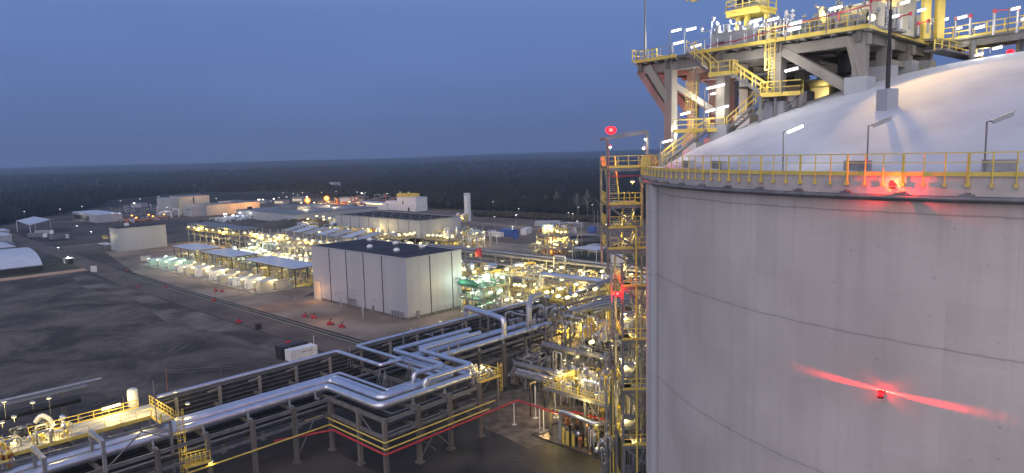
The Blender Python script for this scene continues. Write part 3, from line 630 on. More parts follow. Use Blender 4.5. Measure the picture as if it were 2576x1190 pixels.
def skid(name, label, s, t_, l, wd, h, ms, seed):
    o = dthing(name, label, 'machine', s, t_); r2 = random.Random(seed)
    b = dmb(o); b.box((-l / 2, -wd / 2, .02), (l / 2, wd / 2, .25)); b.build('base_frame', M['steel'], o)
    b = dmb(o); n = max(2, int(l))
    for k in range(n):
        x = -l / 2 + (k + .5) * l / n; hh = h * (.5 + .5 * r2.random())
        b.box((x - .3, -wd * .3, .25), (x + .32, wd * .3, hh * .8)); b.vessel((x, 0, hh * .8), (x, 0, hh), .28, 8)
    b.build('body', M[ms], o)
    b = dmb(o)
    for k in range(n * 3):
        x = (r2.random() - .5) * l; y = -wd / 2 + .2 * r2.random(); z = .4 + r2.random() * h * .8; x2 = x + (r2.random() - .5) * 2.4
        b.tube([(x, y, .2), (x, y, z), (x2, y, z), (x2, y, z + .5)], .05 + .04 * r2.random(), 5)
        b.vessel((x2, y - .1, z + .3), (x2, y + .1, z + .3), .16, 6)
    b.build('pipework', M['clad'] if seed % 2 else M['galv'], o)
    return o
skid('valve_skid', 'tangle of valves and small pipes beside the ladder top on the deck', .40, 1.6, 6, 1.4, 2.3, 'clad_d', 3)
skid('pump_skid', 'pale green pump skid with hoses right behind the deck edge', .33, 2.6, 4.5, 1.8, 2.6, 'teal', 4)
skid('pump_skid', 'red and white pump skid under the yellow crane', .42, 4.2, 3, 1.6, 2.4, 'red', 6)
skid('compressor_skid', 'long warm lit cream machine on the deck near its near corner', .13, 3, 7, 2.2, 2.8, 'cream', 8)
skid('compressor_skid', 'cream enclosure with a white box roof right of the long machine', .05, 6, 4, 2.2, 3.3, 'white', 10)
skid('valve_skid', 'row of valves lit yellow along the right side of the deck', .06, 11, 5, 1.5, 2.2, 'cream', 5)
skid('valve_skid', 'cluster of small valves at the far end of the right side of the deck', .05, 15, 4, 1.4, 1.9, 'clad', 7)
skid('valve_skid', 'silver valve stand beside the head of the stairs', .60, 2, 2.4, 1.2, 3.6, 'galv', 9)
skid('valve_skid', 'lit silver pipes in a tall frame left of the crane', .53, 5, 2.6, 1.4, 3.4, 'galv', 12)
o = dthing('cabinet', 'long grey cabinet behind the railing near the head of the stairs', 'cabinet', .55, 1.2); b = dmb(o); b.box((-1.8, -.5, .1), (1.8, .5, 1.5)); b.box((-1.9, -.55, 1.5), (1.9, .55, 1.58)); b.build('body', M['panel_d'], o); b = dmb(o); b.box((-1.2, -.53, .5), (-.2, -.5, .8)); b.build('vent', M['dark'], o)
o = dthing('shed', 'cream machinery shed with a pale roof on the deck', 'shed', .085, 9); b = dmb(o); b.box((-2.6, -1.4, 0), (2.6, 1.4, 3.2)); b.build('wall', M['cream'], o); b = dmb(o); b.box((-2.8, -1.6, 3.2), (2.8, 1.6, 3.35)); b.build('roof', M['white'], o)
o = dthing('guard_cage', 'yellow guard frame at the left tip of the deck', 'guard', .96, .8)
b = dmb(o); b.rail([(-1.6, -.6, 0), (-1.6, .6, 0), (-.6, .9, 0), (.6, .9, 0)], h=1.3, step=.5, t=.1); b.build('frame', M['yellow'], o)
# red pipe carried on posts above the deck
q = [atd(1775, 118, 70), atd(1850, 103, 66), atd(1990, 62, 60), atd(2110, 33, 56), atd(2190, 12, 53)]
o = thing('red_pipe', 'thin red water pipe carried on posts above the deck railing', 'pipe', q[0]); b = MB(); b.tube(q, .05, 6); b.build('pipe', M['red'], o)
for p in q[1:]: b = MB(); b.bar(Vector((p.x, p.y, DZ)), p, .07); b.build('post', M['red'], o)
for k, (x0, y0, x1, Y, yb) in enumerate(((2405, 47, 2442, 62, 95), (2502, 28, 2562, 58, 88), (2190, 4, 2235, 56, 60), (2262, 42, 2290, 60, 78), (2310, 60, 2335, 61, 88))):
    a_, c_ = atd(x0, y0, Y), atd(x1, y0 - 7, Y - 1); o = thing('pipe_portal', '%s red topped pipe frame standing on the gangway side, counting from the right' % ORD([1, 0, 4, 3, 2][k]), 'pipe frame', a_, 'red topped frames')
    b = MB(); b.bar(a_, c_, .08); b.cbox(a_, (.2, .2, .3)); b.cbox(c_, (.2, .2, .3)); b.build('crossbar', M['red'], o)
    for p in (a_, c_): b = MB(); b.tube([Vector((p.x, p.y, atd(x0, yb, Y).z)), p], .11, 6); b.build('post', M['galv'], o)
# lamps really lighting deck and underside (they belong to the platform's fittings)
for s, t_, z, e, c in ((.9, 2, 59, 250, COOL), (.6, 3, 59.5, 350, COOL), (.42, 4, 59.5, 420, (.9, 1, .85)), (.2, 3, 59, 450, WARM), (.06, 6, 58.6, 500, WARM), (.05, 14, 58.6, 600, WARM), (.35, -2.2, 54.4, 260, COOL), (.7, 3, 52.3, 320, COOL), (.8, 1, 49, 260, COOL), (.3, 10, 52, 200, WARM), (.1, 12, 52.2, 160, WARM), (.5, 14, 50.5, 130, WARM)):
    light('lamp', dp(s, t_, z), e * 2.0, c, plat, .4)
# orange flood over the dome from the near corner
p = dp(-.01, -.3, DZ + .3); o = thing('floodlight', 'blazing warm floodlight at the near corner of the deck', 'floodlight', p)
b = MB(); b.cbox(p + Vector((0, 0, .2)), (.7, .4, .5), 1); b.build('housing', M['dark'], o); b = MB(); b.vessel(p + Vector((0, -.25, .2)), p + Vector((0.05, -.45, .2)), .28, 10); b.build('lens', M['lampw'], o)
sp = light('lamp', p + Vector((.6, -.8, 2.2)), 3900, (1, .60, .16), o, .12, 'SPOT', spot_size=R(104), spot_blend=.4)
sp.rotation_euler = (dome_hit(2500, 215) - (p + Vector((0, 0, 1)))).to_track_quat('-Z', 'Y').to_euler()
# ================================================================ the near pipe rack
def P3(*q): return [Vector(p) for p in q]
rack = thing('pipe_rack', 'long concrete pipe rack running from the lower left to the plant, with a U-shaped bulge', 'pipe rack', W(57, 95, 0))
def part(mb, name, m, par, **k): return mb.build(name, M[m], par, **k)
def rcol(i, j, h, w=.62, par=rack, nm='column', m='conc_d'):
    b = GB(); b.cbox((i, j, h / 2), (w, w, h)); b.cbox((i, j, .15), (w * 1.8, w * 1.8, .3)); return part(b, nm, m, par)
II = [-2, 4.6, 11.2, 17.9, 24.1, 30.9, 37.6, 44.2, 50.9, 57.2]
for i in II: rcol(i, 95.6, 8.9)
for j in (81.0, 87.6): rcol(57.2, j, 8.9)
for i in (63.4, 69.8, 76.4): rcol(i, 80.9, 9.2 if i > 57.3 else 8.9)
for i, j in ((76.4, 88), (76.4, 95.6), (83.5, 95.3), (90.2, 95.3), (97, 95.2), (103.6, 95.3), (110, 95.3), (69.8, 88)): rcol(i, j, 8.8)
for k in range(6, 20):
    i = -2 + 6.72 * k; rcol(i, 108.1, 11.1, .42, m='conc')
    b = GB(); b.bar((i - 2.0, 107.9, 10.8), (i, 107.9, 11.0), .12, .2); part(b, 'bracket_arm', 'conc', rack)
for i in II[:-1] + [57.2, 63.4, 69.8, 76.4, 83.5, 90.2, 97, 103.6, 110]:
    j0 = 95.6 if i < 57 or i > 77 else 81
    for z, h in ((8.55, .55), (5.9, .5)): b = GB(); b.bar((i, j0, z), (i, 109.6, z), .4, h); part(b, 'cross_beam', 'conc_d', rack)
def edge_beam(p, q): 
    for z, h in ((8.5, .5), (6.0, .35)): b = GB(); b.ibeam((*p, z), (*q, z), .3, h); part(b, 'edge_beam', 'steel', rack)
edge_beam((-6, 95.6), (57.2, 95.6)); edge_beam((57.2, 95.6), (57.2, 81)); edge_beam((57.2, 81), (76.4, 81)); edge_beam((76.4, 81), (76.4, 95.6)); edge_beam((76.4, 95.4), (112, 95.4)); edge_beam((-6, 109.6), (128, 109.6))
for a, c in (((63.4, 80.9, 4), (66.6, 80.9, 1)), ((66.6, 80.9, 4), (69.8, 80.9, .5)), ((63.4, 80.9, .5), (66.6, 80.9, 4)), ((57.2, 84, 5.9), (57.2, 87.6, 8.3)), ((24, 95.5, 1), (30.9, 95.5, 5.8)), ((51, 95.5, 1), (54, 95.5, 5.8)), ((90.2, 95, .5), (97, 95, 5.8)), ((97, 95, .5), (90.2, 95, 5.8))):
    b = GB(); b.bar(a, c, .14); part(b, 'brace', 'steel', rack)
b = GB()
for k in range(18): b.bar((-4 + 6.72 * k * 1., 95.7, 5.9), (-4 + 6.72 * k + 3, 103, 5.9), .1)
part(b, 'plan_bracing', 'steel', rack)
# little saddles and guides on the front beam
for i in (30.9, 37.6, 44.2, 50.9, 55.4): b = GB(); b.bar((i, 96.7, 8.7), (i, 97.0, 10.1), .26); b.cbox((i, 96.3, 8.9), (.6, .5, .3)); part(b, 'pipe_guide', 'galv', rack)
for i, j in ((63.4, 82), (69.8, 82), (76, 82), (83.5, 95.2), (90.2, 95.2), (97, 95.2)): b = GB(); b.bar((i, j, 8.8), (i, j, 10.0), .2); b.cbox((i, j, 9.2), (.5, .5, .25)); part(b, 'pipe_guide', 'galv', rack)
# dark cable trays stacked along the far side
for k in range(7):
    z = 6.3 + .72 * k; b = GB(); i1 = 128; b.box((36.5, 108.5, z), (i1, 109.3, z + .04)); b.box((36.5, 108.46, z), (i1, 108.5, z + .70)); lp_ = GB(); lp_.box((36.5, 108.38, z + .5), (i1, 108.455, z + .6)); part(lp_, 'tray_lip', 'steel', rack); 
    b.tube([(36.5, 108.7, z + .12), (i1, 108.7, z + .12)], .07, 5); b.tube([(36.5, 108.95, z + .14), (i1, 108.95, z + .14)], .09, 5)
    part(b, 'cable_tray', 'dark', rack)
def gpipe(name, label, pts, r, m='clad', cat='pipe', bend=None, joints=0, grp='silver clad pipes of the near rack', n=12):
    o = GB(); o.tube(pts, r, n, bend=bend)
    if joints:
        for a, c in zip(pts, pts[1:]):
            a, c = Vector(a), Vector(c); l = (c - a).length; u = (c - a).normalized(); k = joints
            while k < l - joints * .5: o.tube([a + u * (k - .05), a + u * (k + .05)], r + .02, n, cap=False); k += joints
    return tag(o.build(name, M[m]), label, cat, grp)
gpipe('insulated_pipe', 'thick silver pipe along the front edge of the rack, wrapping the outside of the bulge', P3((-10, 98, 9.75), (58.4, 98, 9.75), (58.4, 83.7, 9.75), (77.2, 83.7, 9.75), (77.2, 96.4, 9.75), (113, 96.4, 9.75)), .62, joints=6.5, bend=1.2)
gpipe('insulated_pipe', 'second thick silver pipe from the front edge, inside the outermost one round the bulge', P3((-10, 100.2, 9.8), (60.5, 100.2, 9.8), (60.5, 86.2, 9.8), (75.2, 86.2, 9.8), (75.2, 99.8, 9.8), (111, 99.8, 9.8)), .72, joints=6.5, bend=1.3)
gpipe('insulated_pipe', 'medium silver pipe third from the front edge of the rack', P3((-10, 101.9, 9.6), (62.3, 101.9, 9.6), (62.3, 88.0, 9.6), (73.5, 88.0, 9.6), (73.5, 101.8, 9.6), (90, 101.8, 9.6)), .40, joints=6.5, bend=.8)
gpipe('pipe', 'slim silver pipe fourth from the front edge, cornering sharply inside the bulge', P3((-10, 103.0, 9.6), (63.9, 103.0, 9.6), (63.9, 89.2, 9.6), (70.5, 89.2, 9.6)), .27, joints=6.5, bend=.25)
gpipe('pipe', 'slim dark pipe lying low between the silver pipes and the tray wall', P3((-10, 104.9, 8.9), (92, 104.9, 8.9)), .16, 'dark', bend=.3)
gpipe('cable_duct', 'flat silver duct along the top of the tray wall with a square loop forward', P3((36, 109.3, 11.55), (67.5, 109.3, 11.55), (67.5, 95.8, 11.55), (71.8, 95.8, 11.55), (71.8, 109.3, 11.55), (128, 109.3, 11.55)), .36, bend=.35, n=8, joints=6.7, cat='duct')
gpipe('insulated_pipe', 'raised silver pipe turning toward the viewer then dropping at the left of the bulge', P3((94.3, 102, 11.4), (74.8, 102, 11.4), (74.8, 88.0, 11.4), (68.4, 88.0, 11.4), (68.4, 88.0, 9.9)), .42, bend=.8, joints=5)
gpipe('insulated_pipe', 'raised silver pipe with its corner nearest the viewer, right of the other raised pipe', P3((93.6, 98.3, 11.4), (77.9, 98.3, 11.4), (77.9, 84.1, 11.4), (67.6, 84.1, 11.4), (67.6, 84.1, 9.9)), .42, bend=.8, joints=5)
gpipe('insulated_pipe', 'silver gate shaped pipe standing over the rack with two vertical legs', P3((98.6, 96.5, 9.6), (98.6, 96.5, 13.5), (101.5, 111.0, 13.5), (101.5, 111.0, 8)), .62, bend=1.1, joints=4)
gpipe('insulated_pipe', 'tall silver riser bending over into the yellow lit platform', P3((107.5, 97.6, 9.0), (107.5, 97.6, 14.2), (111.5, 100.5, 15.2), (119, 104, 14.2), (122, 105.5, 11)), .66, bend=1.6, joints=4, m='clad_d')
for k, (j, r, z, m_) in enumerate(((97, .28, 6.6, 'dark'), (98.2, .18, 6.5, 'galv'), (99.3, .35, 6.7, 'dark'), (100.6, .2, 6.5, 'clad_d'), (101.6, .25, 6.6, 'dark'), (102.9, .4, 6.75, 'dark'), (104.3, .2, 6.5, 'galv'), (105.6, .3, 6.6, 'dark'), (107, .2, 6.5, 'clad_d'))):
    d = j - 95.6; gpipe('lower_pipe', ('dark' if m_ == 'dark' else 'dull silver') + ' pipe on the lower level of the rack, %s from its front edge' % ORD(k), P3((-10, j, z), (57.8 + d, j, z), (57.8 + d, 81.8 + d, z), (76 + d * .6, 81.8 + d, z)) if d < 5.5 else P3((-10, j, z), (118, j, z)), r, m_, grp='pipes of the lower rack level', bend=.6, n=8)
gpipe('lower_pipe', 'bright thin lower pipe with a lagged end behind the right columns', P3((57.9, 92, 5.2), (57.9, 83.8, 5.2), (72, 83.8, 5.2)), .15, 'clad', bend=.3, grp='pipes of the lower rack level')
for k, j in enumerate((97.6, 99.9, 101.3)): gpipe('lower_pipe', ORD(k) + ' dull pipe below the straight silver pipes right of the bulge', P3((82, j - 2, 7.0), (116, j - 2, 7.0)), .26, 'dark', grp='pipes right of the bulge', n=8)
gpipe('cable_duct', 'square silver duct ending in the open just past the bulge', P3((80, 101.2, 10.9), (93, 101.2, 10.9)), .35, bend=.3, n=4, cat='duct')
b = GB()
for k in range(3): b.box((86 + k, 100.2, 10.2), (86.1 + k, 104, 12)); 
tag(GB().box((84.5, 102.3, 10.3), (91, 104.6, 10.45)).box((84.5, 102.3, 12), (84.7, 104.6, 12.1)).bar((84.6, 102.4, 10), (84.6, 102.4, 12.6), .1).bar((90.8, 102.4, 10), (90.8, 102.4, 12.6), .1).bar((84.6, 102.4, 11.5), (90.8, 102.4, 11.5), .12).bar((84.6, 104.5, 11.9), (90.8, 104.5, 11.9), .12).build('pipe_trestle', M['galv']), 'light steel frame among the pipes just beyond the bulge', 'frame')
# slender stands between the pipes
for k, (i, j, h) in enumerate(((65.5, 92, 3.4), (70.5, 91, 3.4), (66.3, 94.6, 3), (72.4, 94.4, 3), (79.6, 95, 4.2), (82.2, 95, 4), (85.5, 96, 3.8), (94, 104, 4), (101, 106, 4), (81, 107, 4.2), (69, 107.5, 4))):
    o = GB(); o.bar((i, j, 8.5), (i + .1, j, 8.5 + h), .12); o.bar((i - .7, j, 8.5), (i, j, 8.5 + h * .8), .08); o.bar((i + .8, j, 8.5), (i + .1, j, 8.5 + h * .8), .08); part(o, 'pipe_stand', 'galv', rack)
# yellow and red lines hung on the rack face
gpipe('yellow_pipe', 'upper thin yellow pipe around the corner of the rack', P3((53.6, 97.4, 5.5), (56.7, 97.4, 5.5), (56.7, 82.6, 5.5), (56.7, 80.45, 5.5), (79.5, 80.45, 5.5)), .11, 'yellow', bend=.15, grp='yellow pipes of the rack', n=6)
gpipe('yellow_pipe', 'lower yellow pipe running the whole length of the rack face', P3((-10, 95.15, 4.5), (56.75, 95.15, 4.5), (56.75, 80.4, 4.45), (78, 80.4, 4.45)), .12, 'yellow', bend=.15, grp='yellow pipes of the rack', n=6)
gpipe('red_pipe', 'red fire water pipe below the yellow ones, crossing open ground toward the stair tower', P3((48, 97, 4.1), (56.5, 94, 4.0), (56.5, 80.1, 3.85), (84.6, 80.0, 4.15), (84.4, 70.0, 4.15), (86.6, 69.0, 4.2), (87.2, 61.6, 4.2), (90.4, 59.3, 4.2)), .18, 'red', bend=.3, grp=None, n=8)
for k, (i, j) in enumerate(((83.7, 80), (84.5, 74.8), (84.5, 73.9))):
    o = GB(); o.tube([(i, j, 0), (i, j, 4.1)], .09, 8); o.box((i - .3, j - .3, 0), (i + .3, j + .3, .12)); tag(o.build('pipe_post', M['white']), ('pale post under the corner of the red pipe', 'left one of two pale posts of the red pipe on a small slab', 'right one of two pale posts of the red pipe on a small slab')[k], 'post', 'posts of the red pipe')
tag(GB().box((83.3, 73.4, .01), (85.4, 75.3, .3)).build('slab', M['conc']), 'small concrete slab under the two pale pipe posts', 'slab')
# portals and the lit walkway platform at lower left
for k, i in enumerate((24.1, 17.9, 11.6)):
    o = thing('portal_frame', 'grey steel portal over the silver pipes, %s from the yellow ladder' % ORD(k), 'portal', W(i, 95.6, 8.9), 'portals over the rack')
    for j in (93.3, 98.2): b = GB(); b.bar((i, j, 5.5 if j < 95 else 9), (i, j, 12.9), .42); part(b, 'post', 'galv', o)
    b = GB(); b.bar((i, 93.1, 12.9), (i, 98.4, 12.9), .5, .45); part(b, 'beam', 'galv', o)
o = GB(); o.bar((24.1, 93.3, 9.3), (29, 94.8, 12.3), .14); o.bar((29, 94.8, 12.3), (34.5, 95.2, 9.2), .14); o.bar((8, 96, 12.9), (29, 94.8, 12.6), .2); o.bar((29, 94.8, 12.6), (33.4, 97.0, 11.7), .2); tag(o.build('steel_tie', M['steel']), 'slanting steel ties between the portals and the yellow ladder', 'brace')
wk = thing('service_platform', 'yellow railed service platform lit bright over the rack at lower left', 'platform', W(20, 103, 11.85))
b = GB(); b.box((-14, 100.5, 11.85), (32.3, 105.7, 11.97)); part(b, 'floor', 'panel_d', wk)
b = GB(); b.box((32.3, 97.0, 11.85), (33.9, 106.0, 11.97)); part(b, 'landing', 'panel_d', wk)
for p, q in (((-14, 100.5), (32.2, 100.5)), ((32.2, 100.5), (32.2, 97.0)), ((-14, 105.7), (15, 105.7)), ((19, 105.7), (32.2, 105.7)), ((-14, 103.2), (8, 103.2))):
    b = GB(); b.rail([(*p, 11.97), (*q, 11.97)], t=.05 if p[0] < 0 and p[1] < 101 else .09, step=1.9); b.bar((*p, 11.85), (*q, 11.85), .07, .36); part(b, 'railing', 'yellow', wk)
b = GB(); b.rail([(33.9, 106.0, 11.97), (33.9, 97.0, 11.97), (32.3, 97.0, 11.97)], t=.1, step=1.1, h=1.25); b.bar((33.9, 106.0, 11.85), (33.9, 97.0, 11.85), .08, .38); part(b, 'railing', 'yellow', wk)
for i in range(-10, 34, 6):
    b = GB(); b.bar((i, 100.7, 8.6), (i, 100.7, 11.85), .22); b.bar((i, 105.4, 8.6), (i, 105.4, 11.85), .22); b.bar((i, 100.4, 11.7), (i, 106, 11.7), .2, .22); b.bar((i, 100.7, 11.6), (i + 3, 100.7, 8.8), .1); part(b, 'trestle', 'galv', wk)
b = GB(); b.ladder((34.3, 96.9, .5), 13.2, (.72, -.7, 0), .75)
o = tag(b.build('caged_ladder', M['yellow']), 'long yellow caged ladder dropping from the service platform to the ground', 'ladder')
b = GB(); b.bar((33.4, 97.2, 0), (33.4, 97.2, 11.8), .36); part(b, 'column', 'steel', wk)
o = GB(); o.rail([(34.2, 96.2, 5.4), (37.6, 95.6, 5.4)], h=1.5, t=.08, step=.6); o.rail([(34.2, 95.0, 5.4), (37.4, 94.6, 5.4)], h=1.5, t=.08, step=.6); o.bar((34.2, 95.7, 5.3), (37.6, 95.1, 5.3), 1.3, .1); tag(o.build('rest_platform', M['yellow']), 'small yellow rest platform halfway down the caged ladder', 'platform')
o = thing('small_tank', 'white upright cylinder standing at the corner of the service platform', 'tank', W(31.9, 105.8, 11.9)); b = GB(); b.vessel((31.9, 106.6, 12.2), (31.9, 106.6, 14.4), .7, 18); part(b, 'shell', 'white', o); b = GB()
for a in range(4): b.bar((31.9 + .5 * cos(a * 1.57), 106.6 + .5 * sin(a * 1.57), 9.8), (31.9 + .5 * cos(a * 1.57), 106.6 + .5 * sin(a * 1.57), 12.3), .08)
part(b, 'leg', 'white', o)
r5 = random.Random(5)
PN = {'galv': 'galvanised_pipe', 'clad': 'silver_pipe', 'white': 'white_valve', 'yellow': 'yellow_valve', 'steel': 'steel_pipe', 'green': 'green_pipe', 'dark': 'dark_pipe', 'clad_d': 'dull_pipe', 'red': 'red_valve', 'teal': 'pale_green_valve', 'cream': 'cream_valve', 'orange': 'rusty_pipe', 'conc': 'stub', 'blue': 'blue_valve'}
def pipe_run(o, n, seed, ms, gen, merged=False, power=1.5):
    """n short pipe runs; up to 95 each a part of its own, the rest one part"""
    r2 = random.Random(seed); rest = {}
    for k in range(n):
        m = ms[int(r2.random() ** power * len(ms))]
        if merged or k >= 95: b = rest.setdefault(m, GB())
        else: b = GB()
        gen(b, r2, k)
        if not merged and k < 95: part(b, PN[m], m, o)
    for m, b in rest.items(): part(b, PN[m] + 's', m, o)['kind'] = 'stuff'
def valves(label, i0, i1, j0, j1, z0, zh, n, seed, ms=('galv', 'clad', 'white', 'yellow'), name='valve_group', cat='valves', rmax=.16, hor=2.0, group=None, merged=False):
    o = thing(name, label, cat, W((i0 + i1) / 2, (j0 + j1) / 2, z0), group)
    def gen(b, r2, k):
        i = i0 + (i1 - i0) * r2.random(); j = j0 + (j1 - j0) * r2.random(); z = z0 + zh * (.2 + .8 * r2.random()); r = .04 + rmax * r2.random() ** 2
        di, dj = ((r2.random() - .5) * 2 * hor, 0) if r2.random() < .6 else (0, (r2.random() - .5) * 2 * hor)
        i2 = min(i1, max(i0, i + di)); j2 = min(j1, max(j0, j + dj))
        b.tube([(i, j, z0), (i, j, z), (i2, j2, z), (i2, j2, z0 + (z - z0) * r2.random())], r, 6)
        if r2.random() < .5: b.vessel(((i + i2) / 2 - .1, (j + j2) / 2, z), ((i + i2) / 2 + .1, (j + j2) / 2, z), r * 2.2 + .05, 6); b.bar(((i + i2) / 2, (j + j2) / 2, z), ((i + i2) / 2, (j + j2) / 2, z + .45), .05)
    pipe_run(o, n, seed, ms, gen, merged)
    return o
valves('cluster of frosted valves and thin pipes on the service platform', 11, 23, 101, 105.4, 11.97, 1.7, 60, 3, ('galv', 'yellow', 'clad'))
valves('rusty orange and brown valves on the near edge of the service platform', 13, 16, 98.9, 100.3, 11, 2.2, 30, 4, ('orange', 'yellow', 'clad'))
valves('dark valves with a white curved pipe behind the service platform', 17, 27, 107.5, 112, 9, 3.6, 40, 6, ('dark', 'clad', 'steel'), rmax=.3)
valves('silver pipes and valves at the far left behind the service platform', -4, 14, 107, 112, 9, 4, 70, 7, ('galv', 'clad', 'dark'), rmax=.3)
gpipe('vent_pipe', 'thick white curved vent pipe behind the service platform', P3((22.4, 108.4, 9), (22.2, 108.8, 12.4), (21.2, 109.2, 13.4), (20.5, 109.4, 12.4)), .3, 'white', grp=None, bend=1.2)
for k, (i, j, z, h, l) in enumerate(((30.5, 108.6, 10.4, .9, 2.6),)):
    o = thing('work_light', 'blazing light bar lying along the back rail of the service platform', 'light', W(i, j, z)); b = GB(); b.tube([(27.6, 105.8, 13.0), (30.0, 105.8, 13.1)], .2, 8); part(b, 'lamp_tube', 'lampw', o); b = GB(); b.bar((27.6, 105.8, 11.9), (27.6, 105.8, 13.0), .08); b.bar((30, 105.8, 11.9), (30, 105.8, 13.1), .08); part(b, 'stand', 'steel', o); light('lamp', W(28.5, 104.6, 13.6), 800, WARM, o, .3)
def disc_light(p, h, label, m='lampw', r=.28, e=0, c=WARM, group=None, ms='steel', name='area_light', sub=None):
    p = Vector(p); o = thing(name, label, 'light', p, group); tp = p + Vector((0, 0, h))
    if h > .3: b = MB(); b.tube([p, tp], .05, 6); b.build('pole', M[ms], o)
    b = MB(); b.lathe([(.02, .22), (r * .55, .2), (r * 1.25, .05), (r * 1.25, 0)], tp, 10); b.build('shade', M['galv'], o)
    b = MB(); b.lathe([(r * 1.1, .0), (r * .9, -.12), (.01, -.2)], tp, 10); b.build('lamp_bulb', M[m], o)
    if e: light('lamp', tp - Vector((0, 0, .45)), e, c, o, .25)
    return o
for k, (px, py, z, h, e, lb) in enumerate(((441, 985, 12.9, .3, 120, 'warm disc light beside the white cylinder'), (472, 1015, 12.4, .3, 160, 'warm disc light right of the yellow landing'), (123, 1001, 14, 2.4, 0, 'small lamp above the dark valves at lower left'), (10, 1010, 14.2, 2.5, 300, 'lamp by the yellow hoops at the left edge'), (35, 1048, 12.8, .8, 300, 'oval lamp on the left part of the service platform'), (5, 1062, 12.8, .8, 200, 'lamp cut by the left edge of the view'), (37, 1097, 12.8, .8, 300, 'oblong lamp low on the walkway at left'), (82, 1012, 13, 1, 0, 'dark cased floodlight with a white face at lower left'), (531, 1159, 5.2, .3, 80, 'small lamp near the foot of the caged ladder'))):
    p = at(px, py, z); disc_light(p - Vector((0, 0, h)), h, lb, 'lampw', .3, e, group='lamps of the service platform')
light('lamp', W(12, 102, 14.4), 1300, WARM, wk, .4); light('lamp', W(21, 102.5, 14.4), 1000, WARM, wk, .4); light('lamp', W(31.5, 101, 13.9), 600, WARM, wk, .4); light('lamp', W(4, 102, 14.4), 1300, WARM, wk, .4); light('lamp', W(8, 109, 12.6), 500, SODIUM, wk, .4); light('lamp', W(35.4, 95.6, 7.8), 90, WARM, wk, .3)
o = thing('hoop_cage', 'orange yellow hooped cage at the left edge of the view', 'cage', W(8.0, 108, 10.8)); b = GB()
for k in range(6): b.tube([(7 + .5 * k, 107.2, 10.8), (7 + .5 * k, 107.3, 13.5), (7 + .5 * k, 108.3, 14.3), (7 + .5 * k, 109.3, 13.4), (7 + .5 * k, 109.4, 10.8)], .06, 5, bend=.6)
for z in (11.6, 12.5, 13.3): b.bar((7, 107.25, z), (9.5, 107.25, z), .06)
part(b, 'hoops', 'yellow', o)
# back pipeline on its own columns, left
o = thing('back_pipeline', 'pale pipeline on concrete columns fading out behind the service platform', 'pipeline', W(10, 146, 0)); b = GB(); b.tube([(-40, 146, 6.1), (38.6, 146, 6.1)], .3, 8); b.box((-40, 145.6, 5.3), (36, 146.4, 5.7)); part(b, 'pipe', 'clad_d', o)
for i in (-10, 9, 27): b = GB(); b.cbox((i + 5, 146, 2.7), (.9, .7, 5.4)); part(b, 'column', 'conc_d', o)
b = GB(); b.tube([(-40, 143, 4.2), (34, 143, 4.2)], .7, 10); part(b, 'dark_pipe', 'dark', o)
# thin rods and poles near the rack
def pole(px, py, top, label, m='steel', r=.05, cat='pole', name='pole', z=0, grp=None):
    p = at(px, py, z); lo, hi = 0, 40
    for _ in range(30):
        m_ = (lo + hi) / 2; dd = p + Vector((0, 0, m_)) - Vector((0, 0, H))
        if CYV - FV * dd.dot(_u) / dd.dot(_f) > top: lo = m_
        else: hi = m_
    o = MB(); o.tube([p, p + Vector((0, 0, lo))], r, 6); return tag(o.build(name, M[m]), label, cat, grp), p, lo
pole(422, 986, 926, 'orange lit pole behind the tray wall at lower left', 'orange', .09)  # orange light on the pole is put in as its rust colour
pole(395, 1070, 958, 'thin lightning rod on the service platform beside the white cylinder', 'steel', .07, z=11.9, name='lightning_rod')
pole(312, 1020, 1000, 'short lamp post left of the white cylinder', 'steel', .07, z=11.9)
pole(790, 870, 845, 'thin pink lit rod behind the white container', 'white', .09, name='marker_rod'); pole(556, 945, 920, 'thin rod standing behind the tray wall', 'steel', .06)
pole(1136, 770, 680, 'tall bare pole beside the corner of the big building', 'galv', .08); pole(1035, 836, 826, 'small red topped marker behind the rack', 'white', .12, name='marker_rod'); pole(948, 870, 845, 'thin grey post standing behind the silver pipes', 'galv', .07)
# small lit platform at the right end of the bulge
o = sp_ = thing('valve_platform', 'small bright platform of valves at the right end of the rack bulge', 'platform', W(81, 86, 8)); b = GB(); b.box((78.6, 83.3, 8.1), (83.8, 88, 8.2)); part(b, 'floor', 'steel', o)
for p, q in (((78.6, 83.3), (83.8, 83.3)), ((83.8, 83.3), (83.8, 88))): b = GB(); b.rail([(*p, 8.2), (*q, 8.2)], t=.09, step=1.3); b.bar((*p, 8.1), (*q, 8.1), .06, .3); part(b, 'railing', 'yellow', o)
for i, j in ((79, 83.6), (83.4, 83.6)): b = GB(); b.bar((i, j, 0), (i, j, 8.1), .3); part(b, 'column', 'steel', o)
valves('frosted white valves on the small platform at the end of the bulge', 79, 83.4, 84, 87.6, 8.2, 1.6, 46, 12, ('white', 'clad', 'yellow')); light('lamp', W(81, 85, 10.6), 260, WARM, sp_, .3)
o = GB(); o.ladder((84.2, 84.2, 3.0), 10.2, (.6, -.8, 0), .6); tag(o.build('caged_ladder', M['yellow']), 'yellow ladder beside the small valve platform', 'ladder')
